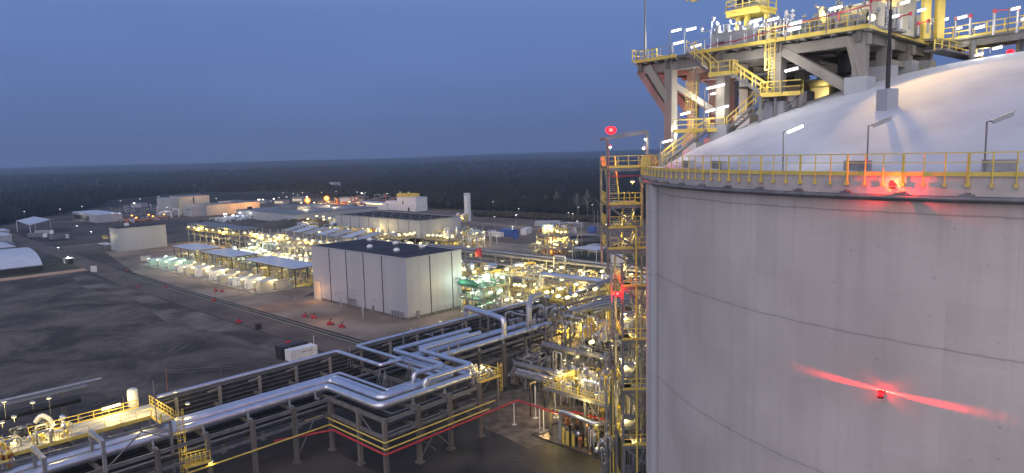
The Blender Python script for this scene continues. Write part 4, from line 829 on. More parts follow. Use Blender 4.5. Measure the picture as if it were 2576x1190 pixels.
# cross pipes toward the stair tower
gpipe('black_pipe', 'thick dark pipe crossing to the equipment block, left of the pair', P3((89, 84.5, 7), (89.4, 74.5, 7)), .52, 'steel', grp='dark cross pipes')
gpipe('black_pipe', 'thick dark pipe crossing to the equipment block, right of the pair', P3((93.2, 88.5, 7), (94, 76, 7)), .55, 'steel', grp='dark cross pipes')
gpipe('black_pipe', 'slim grey pipe between the two thick cross pipes', P3((91.2, 86, 6.8), (91.8, 76, 6.8)), .28, 'clad_d', grp='dark cross pipes')
gpipe('black_pipe', 'longest thick dark pipe crossing behind the equipment block', P3((105.6, 92, 7.4), (105.4, 75, 7.4)), .68, 'steel', grp='dark cross pipes')
o = GB(); o.box((87.6, 75, 6.0), (95, 75.4, 6.3)); o.box((87.6, 84.4, 6.0), (95, 84.8, 6.3)); o.bar((88, 75.2, 0), (88, 75.2, 6), .2); o.bar((88.2, 80.2, 0), (88.2, 80.2, 6.3), .2); o.bar((92, 80.2, 0), (92, 80.2, 6.3), .16); o.bar((94, 84.6, 0), (94, 84.6, 6), .2); o.box((88, 80, 6.1), (94.5, 80.3, 6.4)); tag(o.build('pipe_support', M['dark']), 'dark steel supports under the cross pipes', 'support')
for k, (i, j) in enumerate(((88.2, 79), (90.6, 76.4))): o = GB(); o.tube([(i, j, 0), (i, j, 6)], .12, 6); o.box((i - .35, j - .35, 0), (i + .35, j + .35, .2)); tag(o.build('thin_post', M['white']), ('left', 'right')[k] + ' one of two thin pale posts beside the orange lit gravel', 'post')
light('lamp', W(90.5, 79, 5.2), 800, (1, .6, .22), rack, .3); light('lamp', W(86, 76, 7.2), 120, WARM, rack, .3)
# ================================================================ equipment block, stair tower
def lamps_on(o, pts, m='lampw', long=.55, e=0, c=WARM, r=.15):
    for k, p in enumerate(pts):
        b = GB(); i, j, z = p; b.bar((i, j, z - .9), (i, j, z), .06); b.bar((i - long / 2, j, z + .06), (i + long / 2, j, z + .06), .3, .08); part(b, 'lamp_post', 'steel', o)
        b = GB(); b.vessel((i - long / 2, j, z - .06), (i + long / 2, j, z - .06), r, 8); part(b, 'lamp_glass', m, o)
eq = thing('equipment_platform', 'two level equipment platform with white cabinets at the foot of the stair tower', 'platform', W(88, 66, 0))
for i in (85.2, 90.8):
    for j in (58.5, 65.5, 73.0): b = GB(); b.bar((i, j, 0), (i, j, 8), .42); part(b, 'column', 'conc_d' if j > 70 else 'steel', eq)
b = GB(); b.box((84.6, 57, 7.9), (91.6, 73.8, 8.1)); part(b, 'deck', 'panel_d', eq)
b = GB(); b.box((84.5, 57, 7.5), (84.7, 73.8, 8.1)); b.box((84.7, 73.6, 7.5), (91.6, 73.8, 8.1)); part(b, 'edge_beam', 'galv', eq)
for p, q in (((84.6, 73.8), (84.6, 57)), ((84.6, 73.8), (91.6, 73.8)), ((91.6, 73.8), (91.6, 57))): b = GB(); b.rail([(*p, 8.1), (*q, 8.1)], t=.08, step=1.2); part(b, 'railing', 'yellow', eq)
for a, c in (((85.2, 65.5, 4), (85.2, 58.5, .5)), ((85.2, 65.5, 8), (85.2, 62, 4)), ((85.2, 58.5, 4.4), (85.2, 65.5, 4.4)), ((85.2, 65.5, 4.4), (85.2, 73, 4.4))): b = GB(); b.bar(a, c, .18); part(b, 'brace', 'steel', eq)
def cabinet(i, j, z, d, label, m='cream', name='control_cabinet', grp='cabinets on the equipment platform'):
    o = thing(name, label, 'cabinet', W(i, j, z), grp); b = GB(); b.box((i, j, z), (i + d[0], j + d[1], z + d[2])); part(b, 'body', m, o)
    b = GB(); b.box((i - .06, j - .06, z + d[2]), (i + d[0] + .06, j + d[1] + .06, z + d[2] + .08)); part(b, 'top', m, o)
    b = GB(); b.box((i - .03, j + d[1] * .3, z + d[2] * .5), (i - .004, j + d[1] * .7, z + d[2] * .8)); part(b, 'panel', 'dark', o); return o
cabinet(85.3, 71, 8.1, (2.2, 1.6, 1.9), 'cream cabinet at the left corner of the equipment platform'); cabinet(85.2, 64.2, 8.1, (1.6, 1.6, 2.3), 'cream cabinet with a light bar over it in the middle of the platform'); cabinet(85.6, 59, 8.1, (2.4, 3.4, 1.7), 'wide cream cabinet nearest the stair tower'); cabinet(88.4, 68.5, 8.1, (1.6, 1.4, 1.6), 'small cream cabinet behind the yellow rails')
valves('dense yellow lit valves filling the middle of the equipment platform', 84.8, 91, 62, 73, 8.1, 2.4, 130, 21, ('white', 'yellow', 'clad', 'cream')); valves('silver valves behind the wide cabinet of the equipment platform', 88, 91.4, 57.5, 65, 8.1, 2.2, 70, 22, ('clad', 'yellow', 'white', 'galv'))
o = thing('guard_rails', 'row of yellow guard rails standing across the equipment platform', 'guard rail', W(88, 70, 8.1)); b = GB()
for j in (67, 68.6, 70.2, 72): b.rail([(86.4, j, 8.1), (90.8, j, 8.1)], h=1.7, step=1, t=.09)
part(b, 'rails', 'yellow', o)
for k, (px, py, z, e) in enumerate(((1430, 969, 10.6, 260), (1466, 952, 10.6, 200), (1528, 925, 10.8, 240), (1579, 952, 10.5, 0), (1500, 990, 10.4, 200), (1574, 1010, 10.4, 220))):
    p = at(px, py, z); disc_light(p - Vector((0, 0, 1.6)), 1.6, 'warm disc light on the equipment platform, %s from the left' % ORD([0, 1, 3, 5, 2, 4][k]), 'lampw', .33, e, group='disc lights of the equipment platform')
o = GB(); o.bar((84.9, 65.6, 10.9), (84.9, 62.6, 10.9), .22, .16); tag(o.build('light_bar', M['lamp']), 'white light bar over the middle cream cabinet', 'light')
# lower level machines on the kerbed pad
tag(GB().box((82.3, 58.2, .008), (92.5, 74.4, .12)).box((82.1, 58.2, .008), (82.3, 74.6, .3)).box((82.3, 74.4, .008), (92.5, 74.6, .3)).box((82.1, 58, .008), (92.5, 58.2, .3)).build('pad', mat('wet_pad', (.09, .08, .07), .25, var=.4, scale=.7, bump=.1)), 'kerbed wet concrete pad under the equipment platform', 'pad')
gpipe('silver_elbow', 'thick silver pipe bending down at the front of the equipment platform', P3((83.6, 69.5, .2), (83.6, 69.5, 5.2), (83.6, 62.5, 4.7), (87, 61, 4.7)), .34, 'clad', bend=.9, grp='pipes under the equipment platform')
for k, (i, j, h, r) in enumerate(((84.6, 63.6, 3.4, .3), (85.2, 61.6, 3.0, .26), (86, 59.6, 4.6, .3), (86.8, 59, 4.4, .25))): gpipe('silver_elbow', 'silver riser with a bent top under the equipment platform, %s from the left' % ORD(k), P3((i, j, .1), (i, j, h), (i + 1.6, j - .6, h)), r, 'clad_d', bend=.6, grp='pipes under the equipment platform')
valves('dark pumps and tangled pipes under the equipment platform', 83.4, 88, 60, 70, .1, 3.6, 90, 23, ('dark', 'steel', 'clad', 'dark', 'orange'), rmax=.26); 
b = thing('pump', 'grey horizontal pump at the right end of the wet pad', 'pump', W(83.6, 61, 0)); m_ = GB(); m_.vessel((83.2, 61.4, .9), (85, 60.6, .9), .42, 12); m_.vessel((82.7, 61.7, .9), (83.1, 61.5, .9), .5, 12); part(m_, 'casing', 'clad', b); m_ = GB(); m_.box((83, 60.2, .1), (85, 61.8, .5)); m_.bar((84, 60.4, .5), (84, 60.4, 3.6), .12); part(m_, 'base', 'steel', b)
for k, (i, j, h) in enumerate(((82.7, 68, 2.8), (82.8, 67.2, 2.4), (83, 66.2, 2.2))): o = GB(); o.box((i, j, .1), (i + .2, j + .5, h)); tag(o.build('barrier', M['yellow']), 'yellow barrier frame on the wet pad, %s from the left' % ORD(k), 'barrier', 'yellow barriers on the pad')
light('lamp', W(83.2, 66, 6.6), 260, WARM, eq, .3); light('lamp', W(84.2, 71.6, 3.2), 320, WARM, eq, .3); light('lamp', W(83.5, 62, 3.4), 200, WARM, eq, .3); light('lamp', W(86, 65, 3.0), 160, SODIUM, eq, .3); light('lamp', W(88, 62, 11.0), 420, WARM, eq, .4); light('lamp', W(86, 70.5, 10.8), 260, WARM, eq, .4); light('lamp', W(88, 65, 11.5), 300, WARM, eq, .4); light('lamp', W(87, 70, 11), 260, WARM, eq, .4)
# ---------------------------------------------------------------- stair tower
tw = thing('stair_tower', 'tall yellow and grey stair tower climbing the left side of the tank', 'stair tower', atd(1590, 800, 82) * 1)
tx0, tx1, ty0, ty1 = 11.1, 15.9, 79.5, 85.0
def tp(x, y, z): return Vector((x, y, z))
FL = [45.15, 40.9, 38.2, 35.75, 31.3, 24.9, 18.8, 11.9, 5.8]
for x, y in ((tx0, ty0), (tx0, ty1), (tx1 + .2, ty1)): b = MB(); b.bar(tp(x, y, 0 if x > 12 else 33), tp(x, y, 48.4 if y == ty0 else 46), .26); part(b, 'column', 'steel', tw)
b = MB(); b.bar(tp(12.75, ty0, 0), tp(12.75, ty0, 34), .28); part(b, 'column', 'steel', tw)
b = MB(); b.bar(tp(12.75, ty1, 0), tp(12.75, ty1, 34), .28); part(b, 'column', 'steel', tw)
b = MB(); b.bar(tp(tx0 + .45, ty0 - .1, 25.5), tp(tx0 + .1, ty0 - .1, 48.2), .14); part(b, 'cable_riser', 'galv', tw)
b = MB(); b.bar(tp(tx0 - .1, ty0, 48.4), tp(15.75, ty0, 49.0), .3); b.bar(tp(tx0 - .1, ty1, 48.4), tp(15.75, ty1, 49.0), .3); b.bar(tp(tx0, ty0, 48.4), tp(tx0, ty1, 48.4), .2); b.bar(tp(15.7, ty0, 45.2), tp(15.7, ty0, 49), .26); b.bar(tp(tx0 + .2, ty0 - .1, 48.75), tp(15.6, ty0 - .1, 49.25), .12); part(b, 'portal', 'steel', tw)
for k, z in enumerate(FL):
    x0 = tx0 if k < 4 else 12.7; x1 = 15.9 if k in (0, 3, 4, 5, 6, 7, 8) else 14.9
    b = MB(); b.box((x0, ty0 - .1, z - .1), (x1, ty0 + 1.9, z)); b.box((x0, ty1 - 1.6, z - .1), (x1 + .3, ty1, z)); b.box((x0, ty0, z - .1), (x0 + 1.2, ty1, z)); part(b, 'landing', 'steel', tw)
    for y_ in (ty0 - .1, ty1): b = MB(); b.bar((x0, y_, z - .3), (x1, y_, z - .3), .2, .4); part(b, 'floor_beam', 'steel', tw)
    b = MB(); b.rail([(x0 + .05, ty1, z), (x0 + .05, ty0 - .1, z), (x1, ty0 - .1, z)], t=.075, step=1.1, h=1.25); b.bar((x0, ty0 - .15, z), (x1, ty0 - .15, z), .05, .3); part(b, 'railing', 'yellow', tw)
    if k: b = MB(); b.bar((x0 + .3, ty0 - .1, z - .4), (x1 + .5, ty0 - .1, z - 3.2), .22); part(b, 'strut', 'steel', tw)
    if k: b = MB(); b.bar((x1 - .6, ty0 - .1, z - .4), (x0 + 1.8, ty0 - .1, z - 2.8), .14); part(b, 'strut', 'steel', tw)
for k, (z0, z1) in enumerate(zip(FL, FL[1:])):
    x = (12.0, 13.75, 13.75, 13.9, 14.9, 14.9, 14.9, 14.9)[k]; zm = (z0 + z1) / 2
    if k in (1, 2): zs = [(z0, ty0 + .3, z1, ty0 + 2.6)]
    elif k == 0: zs = [(z0, ty1 - 1.4, z1 + .2, ty0 + 1.4)]
    else: zs = [(z0, ty1 - 1.2, zm, ty0 + .9), (zm, ty0 + .9, z1, ty1 - 1.2)]
    for n_, (za, ya, zb, yb) in enumerate(zs):
        xx = x + (0 if n_ == 0 else -1.1); wd = 1.5 if k > 3 else 1.25
        b = MB(); b.flight(tp(xx, ya, za), tp(xx, yb, zb), wd); part(b, 'flight', 'galv', tw)
        for sg in (-1, 1): b = MB(); b.rail([tp(xx + sg * wd / 2, ya, za), tp(xx + sg * wd / 2, yb, zb)], t=.08 if k < 3 else .05, step=1.2 if k < 3 else 2.4, kick=False); part(b, 'handrail', 'yellow' if k < 3 else 'galv', tw)
b = MB(); b.bar((14.35, ty0 - .2, 0), (14.35, ty0 - .2, 38), .2); part(b, 'yellow_riser', 'yellow', tw)
b = MB(); b.bar((tx0 + .1, ty0 - .25, 38.2), (tx0 + .1, ty0 - .25, 48.3), .07); part(b, 'red_riser', 'red', tw)
# bridge from the tower to the tank rim
b = MB(); b.box((14.9, 77.8, 45.05), (17.2, 81.3, 45.2)); part(b, 'bridge', 'steel', tw)
b = MB(); b.bar((tx0, ty0, 44.1), (16.2, ty0, 44.1), .12); part(b, 'red_pipe', 'red', tw)
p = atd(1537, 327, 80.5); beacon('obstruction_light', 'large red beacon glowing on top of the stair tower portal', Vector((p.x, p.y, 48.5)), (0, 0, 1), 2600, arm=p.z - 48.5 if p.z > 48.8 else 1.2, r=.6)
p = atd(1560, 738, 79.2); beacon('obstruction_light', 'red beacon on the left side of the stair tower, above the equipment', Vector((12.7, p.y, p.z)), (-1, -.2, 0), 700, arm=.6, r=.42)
for k, (px, py, Y, m, e, lb) in enumerate(((1535, 369, 80, 'lamp', 25, 'small lamp inside the portal, left side'), (1624, 349, 79, 'lamp', 30, 'small lamp at the right top of the portal'), (1619, 372, 79, 'lamp', 0, 'small lamp below the right top of the portal'), (1591, 456, 80, 'lampw', 200, 'mushroom lamp on a yellow post at the upper stair landing'), (1533, 513, 80, 'lamp', 0, 'small lamp on the outer column of the stair tower'), (1528, 563, 80, 'lamp', 0, 'lower small lamp on the outer column of the stair tower'), (1600, 702, 80, 'lamp', 80, 'small square lamp over the middle landing'), (1572, 788, 80, 'lamp', 60, 'upper one of two round lamps left of the stairs'), (1570, 800, 80, 'lamp', 0, 'lower one of two round lamps left of the stairs'), (1585, 838, 80, 'lampw', 260, 'bright lamp just above the sixth landing'), (1562, 901, 80, 'lamp', 60, 'twin lamp over the equipment beside the stairs'), (1600, 912, 80, 'lamp', 0, 'tiny lamp behind the stair flights'), (1590, 1103, 80, 'lampw', 260, 'flat lamp above the lowest visible landing'))):
    p = atd(px, py, Y); o = disc_light(p - Vector((0, 0, .35)), .35, lb, m, .17 if e < 100 else .24, e, COOL if m == 'lamp' else WARM, group='lamps of the stair tower', ms='yellow')
for z in (46.6, 43, 39.4, 36.8, 33, 27, 21, 14): light('lamp', tp(13.4, ty0 + 2.6, z), 240 if z > 30 else 420, WARM, tw, .3)
valves('grey and silver pipe bundle between the cross pipes and the stair tower', 96, 106, 70, 84, 0, 9, 80, 71, ('clad_d', 'steel', 'galv', 'yellow'), hor=5, rmax=.28)
valves('dim pumps and risers under the end of the near rack', 98, 110, 88, 96, 0, 7, 80, 72, ('steel', 'clad_d', 'galv', 'dark'), hor=5, rmax=.28)
valves('lit valves along the foot of the stair tower', 90, 96, 60, 70, 0, 6, 70, 73, ('clad', 'yellow', 'galv', 'white'), hor=3, rmax=.18)
light('lamp', W(99, 78, 9.5), 420, WARM, eq, .3); light('lamp', W(104, 84, 6), 300, WARM, eq, .3); light('lamp', W(92.5, 63, 6.6), 360, WARM, eq, .3); light('lamp', W(112, 80, 9), 420, WARM, eq, .3); light('lamp', W(118, 88, 11), 420, WARM, eq, .3)
for k, (px, py, z) in enumerate(((1540, 868, 9.5), (1480, 880, 9), (1512, 900, 10), (1420, 905, 8.5))): disc_light(at(px, py, z) - Vector((0, 0, 1)), 1, 'small lamp over the dark cross pipes, %s from the right' % ORD([0, 2, 1, 3][k]), 'lampw', .3, 160, group='lamps over the cross pipes')
ti, tj = ij((14.6, 87.5))
valves('pipework and valves packed behind the lower flights of the stair tower', ti - 2.5, ti + 2.5, tj - 2.5, tj + 2.5, 0, 23, 70, 27, ('galv', 'steel', 'clad_d', 'yellow'), hor=2, rmax=.1)
for k, (z_, sd) in enumerate(((8.2, 3), (16.5, 5), (23, 6))): valves(('lower', 'middle', 'upper')[k] + ' knot of lit yellow and silver valves left of the stair tower', ti - 4, ti - 1, tj, tj + 4.5, z_, 2.4, 40, 60 + sd, ('clad', 'yellow', 'white', 'galv'), hor=1.2, rmax=.1)

# ================================================================ the big panelled building
bl = thing('warehouse', 'big windowless building of pale panels with a flat dark roof, right of the canopies', 'building', W(130, 181, 0))
I0, I1, J0, J1, HB = 119.9, 141.2, 155.6, 206.4, 18.0
def faces(b, i0, i1, j0, j1, z0, z1, seams_i=(), seams_j=(), d=.06):
    return b
b = GB(); b.box((I0, J0, .9), (I1, J1, HB)); part(b, 'wall', 'panel', bl)
b = GB(); b.box((I0 - .05, J0 - .05, 0), (I1 + .05, J1 + .05, .9)); part(b, 'plinth', 'conc_d', bl)
b = GB(); b.box((I0 + .25, J0 + .25, HB), (I1 - .25, J1 - .25, HB + .06)); part(b, 'roof', 'roof', bl)
b = GB()
for p, q in (((I0, J0), (I1, J0)), ((I0, J0), (I0, J1)), ((I1, J0), (I1, J1)), ((I0, J1), (I1, J1))): b.bar((*p, HB + .08), (*q, HB + .08), .3, .26)
part(b, 'parapet', 'panel_d', bl)
for j in (167.2, 176.6, 186, 195.6): b = GB(); b.box((I0 - .14, j - .10, .5), (I0 - .003, j + .10, HB - .05)); part(b, 'downpipe', 'dark', bl)
for i in (128.6, 137.2): b = GB(); b.box((i - .10, J0 - .14, .5), (i + .10, J0 - .003, HB - .05)); part(b, 'downpipe', 'dark', bl)
for i in (120.5, 121.2, 124.5, 131, 134, 139.4): b = GB(); b.box((i - .03, J0 - .03, .9), (i + .03, J0 - .003, HB - .05)); part(b, 'panel_joint', 'panel_d', bl)
b = GB(); b.box((I0 - .1, 201.9, .05), (I0 - .003, 205.9, 6.3)); part(b, 'door', 'cream', bl); b = GB(); b.box((I0 - .14, 201.6, .05), (I0 - .05, 201.9, 6.5)); b.box((I0 - .14, 205.9, .05), (I0 - .05, 206.2, 6.5)); b.box((I0 - .14, 201.6, 6.3), (I0 - .05, 206.2, 6.6)); part(b, 'door_frame', 'panel_d', bl)
for j, h in ((172, 2.4), (160, 1.2)): b = GB(); b.box((I0 - .12, j, .1), (I0 - .05, j + 1.1, 2.3)); part(b, 'small_door', 'steel', bl)
b = GB()
for j in (181.5, 182.6, 183.7, 184.8, 185.6): b.box((I0 - .35, j, 1.4), (I0 - .05, j + .5, 3.0)); b.bar((I0 - .2, j + .2, 0), (I0 - .2, j + .2, 1.4), .1)
part(b, 'meter_box', 'galv', bl)
b = GB()
for j in (157.5, 158.8, 160.1, 161.4, 162.7): b.box((I0 - .3, j, .6), (I0 - .05, j + .8, 2.2))
part(b, 'vent_louver', 'galv', bl)
b = GB(); b.box((I0 + 3, J0 - .3, .1), (I0 + 4, J0 - .05, 2.4)); part(b, 'small_door', 'steel', bl)
b = GB(); b.tube([(130, J0 - .6, .3), (130, J0 - .6, 2.2), (136.3, J0 - .6, 2.2), (136.3, J0 - .6, .3)], .1, 6); part(b, 'wall_pipe', 'galv', bl)
for (i, j) in ((126.5, 182.3), (137.5, 197.9), (136.6, 182.3), (126.3, 168.2), (136, 168)):
    b = GB(); b.cbox((i, j, HB + .35), (1.3, 1.3, .6)); v = part(b, 'roof_vent', 'galv', bl); b = GB(); b.lathe([(1.0, .62), (1.0, 1.0), (.8, 1.25), (.5, 1.45), (.02, 1.5)], (i, j, HB), 12); part(b, 'vent_cowl', 'white', v)
# pipe masts in front of the building
for k, (i, j, h, a) in enumerate(((116.3, 184.6, 5.6, 5.5), (112.4, 167.2, 5.2, 4.4))):
    o = GB(); o.tube([(i, j, 0), (i, j, h)], .16, 8); o.tube([(i, j - .3, 0), (i, j - .3, h), (i, j - .3, h), (i + a * .8, j - a * .5, h + .3)], .12, 6); o.tube([(i, j, h - .5), (i, j + 2.6, h - .3), (i, j + 2.6, h - 1.6)], .09, 6); tag(o.build('vent_mast', M['galv']), ('left', 'right')[k] + ' slim vent mast with a bent arm in front of the panelled building', 'mast')
def tower_lamp(px, py, z, m, e, lb, c=WARM, r=.3): p = at(px, py, z); return disc_light(p - Vector((0, 0, .4)), .4, lb, m, r, e, c)
light('lamp', W(116.8, 202, 3.6), 420, (1, .45, .16), bl, .25); light('lamp', W(131, 152, 8.5), 240, WARM, bl, .8); light('lamp', W(137, 153, 9), 300, GREEN, bl, .5)
light('lamp', W(124, 149, 4), 180, (1, .62, .35), bl, .8)
# ================================================================ roofless building with truss top
b2 = thing('cooler_building', 'long pale clad building with an open trussed top behind the big building', 'building', W(240, 318, 0))
a0, a1, c0_, c1, z0, z1 = 225.5, 254.3, 279.8, 357.5, 4.6, 15.2
if True:
    def zt(px, py, i, j):
        p = W(i, j); lo, hi = 0, 60
        for _ in range(30):
            m_ = (lo + hi) / 2; dd = Vector((p.x, p.y, m_ - H))
            if CYV - FV * dd.dot(_u) / dd.dot(_f) > py: lo = m_
            else: hi = m_
        return lo
    z1 = zt(0, 556, a0, c0_)
t_ = .25
for nm, p, q in (('front_wall', (a0, c0_), (a0 + t_, c1)), ('end_wall', (a0 + t_, c0_), (a1, c0_ + t_)), ('back_wall', (a1 - t_, c0_ + t_), (a1, c1)), ('far_wall', (a0 + t_, c1 - t_), (a1 - t_, c1))):
    b = GB(); b.box((*p, z0), (*q, z1)); part(b, nm, 'panel', b2)
b = GB(); b.box((a0 + .3, c0_ + .3, z1 - 5.2), (a1 - .3, c1 - .3, z1 - 5)); part(b, 'inner_deck', 'black', b2); b = GB(); b.box((a0 + .3, c0_ + .3, z1 - 4.9), (a0 + .4, c1 - .3, z1 - .2)); b.box((a1 - .4, c0_ + .3, z1 - 4.9), (a1 - .3, c1 - .3, z1 - .2)); b.box((a0 + .45, c1 - .4, z1 - 4.9), (a1 - .45, c1 - .3, z1 - .2)); part(b, 'inner_shade', 'black', b2)  # black deck and lining put in for the shade inside the open top
for k in range(1, 9): j = c0_ + (c1 - c0_) * k / 8.6; b = GB(); b.box((a0 - .06, j - .12, z0), (a0 - .004, j + .12, z1)); part(b, 'panel_joint', 'dark', b2)
for k in range(1, 6): i = a0 + (a1 - a0) * k / 6; b = GB(); b.box((i - .08, c0_ - .06, z0), (i + .08, c0_ - .004, z1)); part(b, 'panel_joint', 'panel_d', b2)
for k in range(9):
    j = c0_ + 3 + (c1 - c0_ - 6) * k / 8; b = GB(); b.bar((a0 + .3, j, z1 - .6), (a1 - .3, j, z1 - .6), .2); b.bar((a0 + 3, j, z1 - 4.9), (a0 + 10, j + 6, z1 - .2), .24); b.bar((a0 + 15, j, z1 - 4.9), (a0 + 23, j + 6, z1 - .2), .24); part(b, 'roof_truss', 'galv', b2)
b = GB()
for p, q in (((a0, c0_), (a1, c0_)), ((a0, c0_), (a0, c1)), ((a1, c0_), (a1, c1)), ((a0, c1), (a1, c1))): b.bar((*p, z1 + .1), (*q, z1 + .1), .4, .25)
part(b, 'top_rim', 'galv', b2)
b = GB()
for j in range(282, 357, 12):
    for i in (228, 252): b.bar((i, j, 0), (i, j, z0), .5)
part(b, 'stilts', 'galv', b2)
b = GB(); b.box((a0 - 1.6, c0_ - 1.2, z0 - .25), (a0 - .02, c1, z0)); b.box((a0 - 1.6, c0_ - 1.6, z0 - .25), (a1, c0_ - .02, z0)); part(b, 'ledge', 'galv', b2)
# ================================================================ other buildings
def building(name, label, i0, i1, j0, j1, h, wm='panel', rm='roof', extra=(), z=0, group=None, rt=.35):
    o = thing(name, label, 'building', W((i0 + i1) / 2, (j0 + j1) / 2, z), group)
    b = GB(); b.box((i0, j0, z), (i1, j1, h)); part(b, 'wall', wm, o); b = GB(); b.box((i0 - .2, j0 - .2, h + .002), (i1 + .2, j1 + .2, h + rt)); part(b, 'roof', rm, o)
    for nm, m, x, y in extra: b = GB(); b.box(x, y); part(b, nm, m, o)
    return o
o = building('white_block', 'pale windowless block with a dark roof left of the plant', 121.4, 146, 405.3, 418.6, 12.4, 'panel', 'roof', (('side_door', 'panel_d', (121.2, 410, 0), (121.39, 412, 3)), ('roof_box', 'white', (128, 414, 12.7), (130, 415.5, 14.2)), ('canopy', 'white', (119, 421, 2.6), (123, 432, 2.9)), ('annex', 'roof_g', (119.5, 420, .0), (124, 424, 2.2))))
light('lamp', W(118.6, 415, 7.5), 300, (1, .85, .35), o, .3); light('lamp', W(130, 397, 9), 260, (1, .9, .7), o, .6)
o = thing('wall_stair', 'yellow stair landing on the left wall of the pale windowless block', 'stair', W(120, 418, 0)); b = GB(); b.rail([(118.5, 418.9, 6.5), (118.5, 421.5, 6.5), (121, 421.5, 6.5)], t=.16); b.box((118.5, 418.9, 6.3), (121, 421.5, 6.5)); part(b, 'landing', 'yellow', o); b = GB(); b.bar((118.6, 419, 0), (118.6, 419, 6.4), .2); b.bar((118.6, 421.4, 0), (118.6, 421.4, 6.4), .2); part(b, 'leg', 'steel', o)
o = building('shed', 'low pale shed with an open lit side far behind the white block', 171.5, 190, 619, 685, 6.2, 'panel_d', 'roof_l', (('opening', 'dark', (171.3, 640, .6), (171.49, 683, 4.6)),))
light('lamp', W(168, 660, 3), 500, COOL, o, .4)
# works halls in the distance
o = building('works_hall', 'long low hall whose right half glows orange, far left of the plant', 252, 300, 602, 626, 9.0, 'cream', 'roof_g', (('side_wing', 'panel_d', (240, 604, 0), (251.98, 622, 8.8)), ('roof_unit', 'panel_d', (268, 608, 9.4), (276, 616, 11)), ('vent_slot', 'dark', (239.85, 607, 5.6), (239.99, 614, 6.3))))
o2 = building('works_tower', 'taller cream block rising behind the left end of the long low hall', 240, 265, 626.3, 652, 16.4, 'cream', 'roof_g', (('window_strip', 'glass', (250.4, 626.1, 9.8), (251.4, 626.29, 15.8)), ('side_wing', 'panel_d', (232, 632, 0), (239.78, 660, 15.2))))
light('lamp', W(290, 594, 8), 4200, (1, .42, .10), o, .5); light('lamp', W(276, 594, 8), 2600, (1, .45, .12), o, .5); light('lamp', W(262, 596, 8), 800, (1, .6, .3), o, .5); light('lamp', W(252, 616, 20), 1800, (1, .62, .35), o2, .5)
building('flat_hall', 'wide grey flat roofed hall in front of the orange lit hall', 256.4, 330, 462, 556, 6.4, 'panel_d', 'roof_g', (('roof_unit', 'roof_g', (280, 500, 6.8), (292, 530, 9.4)), ('roof_unit', 'panel_d', (300, 500, 6.8), (310, 516, 8.6)), ('chimney_box', 'dark', (262, 545, 6.8), (265, 548, 8.8)), ('end_block', 'panel_d', (244, 448, 0), (256.3, 462, 6.0))))
building('low_shed', 'small white shed with a bright edge left of the white tower', 366, 377, 500, 545, 5.6, 'white', 'roof_l', (('front_strip', 'lampw', (365.8, 505, 4.7), (365.99, 543, 5.4)),))
o = building('white_tower', 'small white tower house with a lit yellow roof terrace', 368.6, 381, 461, 487, 11.5, 'white', 'roof_l', (('window', 'glass', (368.4, 478, 6), (368.59, 479.4, 8.5)), ('door_slot', 'glass', (368.4, 470, 0), (368.59, 472, 3))))
o3 = thing('roof_terrace', 'lit yellow slatted terrace on top of the small white tower', 'terrace', W(372, 478, 11.9)); b = GB(); b.rail([(368.8, 487, 11.9), (368.8, 470, 11.9), (380, 470, 11.9), (380, 487, 11.9), (368.8, 487, 11.9)], h=2.6, step=1, t=.3); part(b, 'railing', 'yellow', o3)
for k, j in enumerate((484, 472)): disc_light(W(370, j, 11.9), 4.2, ('left', 'right')[k] + ' bright lamp above the roof terrace of the white tower', 'lampw', .8, 700, WARM)
building('link_block', 'low white block joining the white tower on its left', 369.5, 379, 487.3, 505, 7.6, 'white', 'roof_l')
o = thing('white_chimney', 'tall slim white stack standing alone right of the roofless building', 'chimney', at(1177, 556)); p = Vector(o['_w']); q = GRID.inverted() @ p
b = GB(); b.box((q.x - 1.6, q.y - 1.6, 0), (q.x + 1.6, q.y + 1.6, 19.9)); part(b, 'shaft', 'white', o); b = GB(); b.box((q.x - 1.62, q.y + .2, 18.4), (q.x - 1.61, q.y + .8, 19.2)); b.box((q.x - 1.62, q.y - .9, 18.4), (q.x - 1.61, q.y - .3, 19.2)); part(b, 'vent_hole', 'dark', o)
light('lamp', p + Vector((-3, -3, 3.2)), 800, WARM, o, .4); valves('lit yellow pipes at the foot of the white stack', q.x - 6, q.x - 1.8, q.y - 3, q.y + 8, 0, 5.5, 60, 41, ('yellow', 'white', 'clad'), rmax=.4, hor=3)
building('striped_slab', 'slim pale high block with dark window rows beyond the flat hall', 470, 478, 745, 757, 17, 'panel', 'roof_g', tuple(('window_row', 'glass', (469.8, 746, z), (469.99, 756, z + 1.2)) for z in (4, 7, 10, 13)))
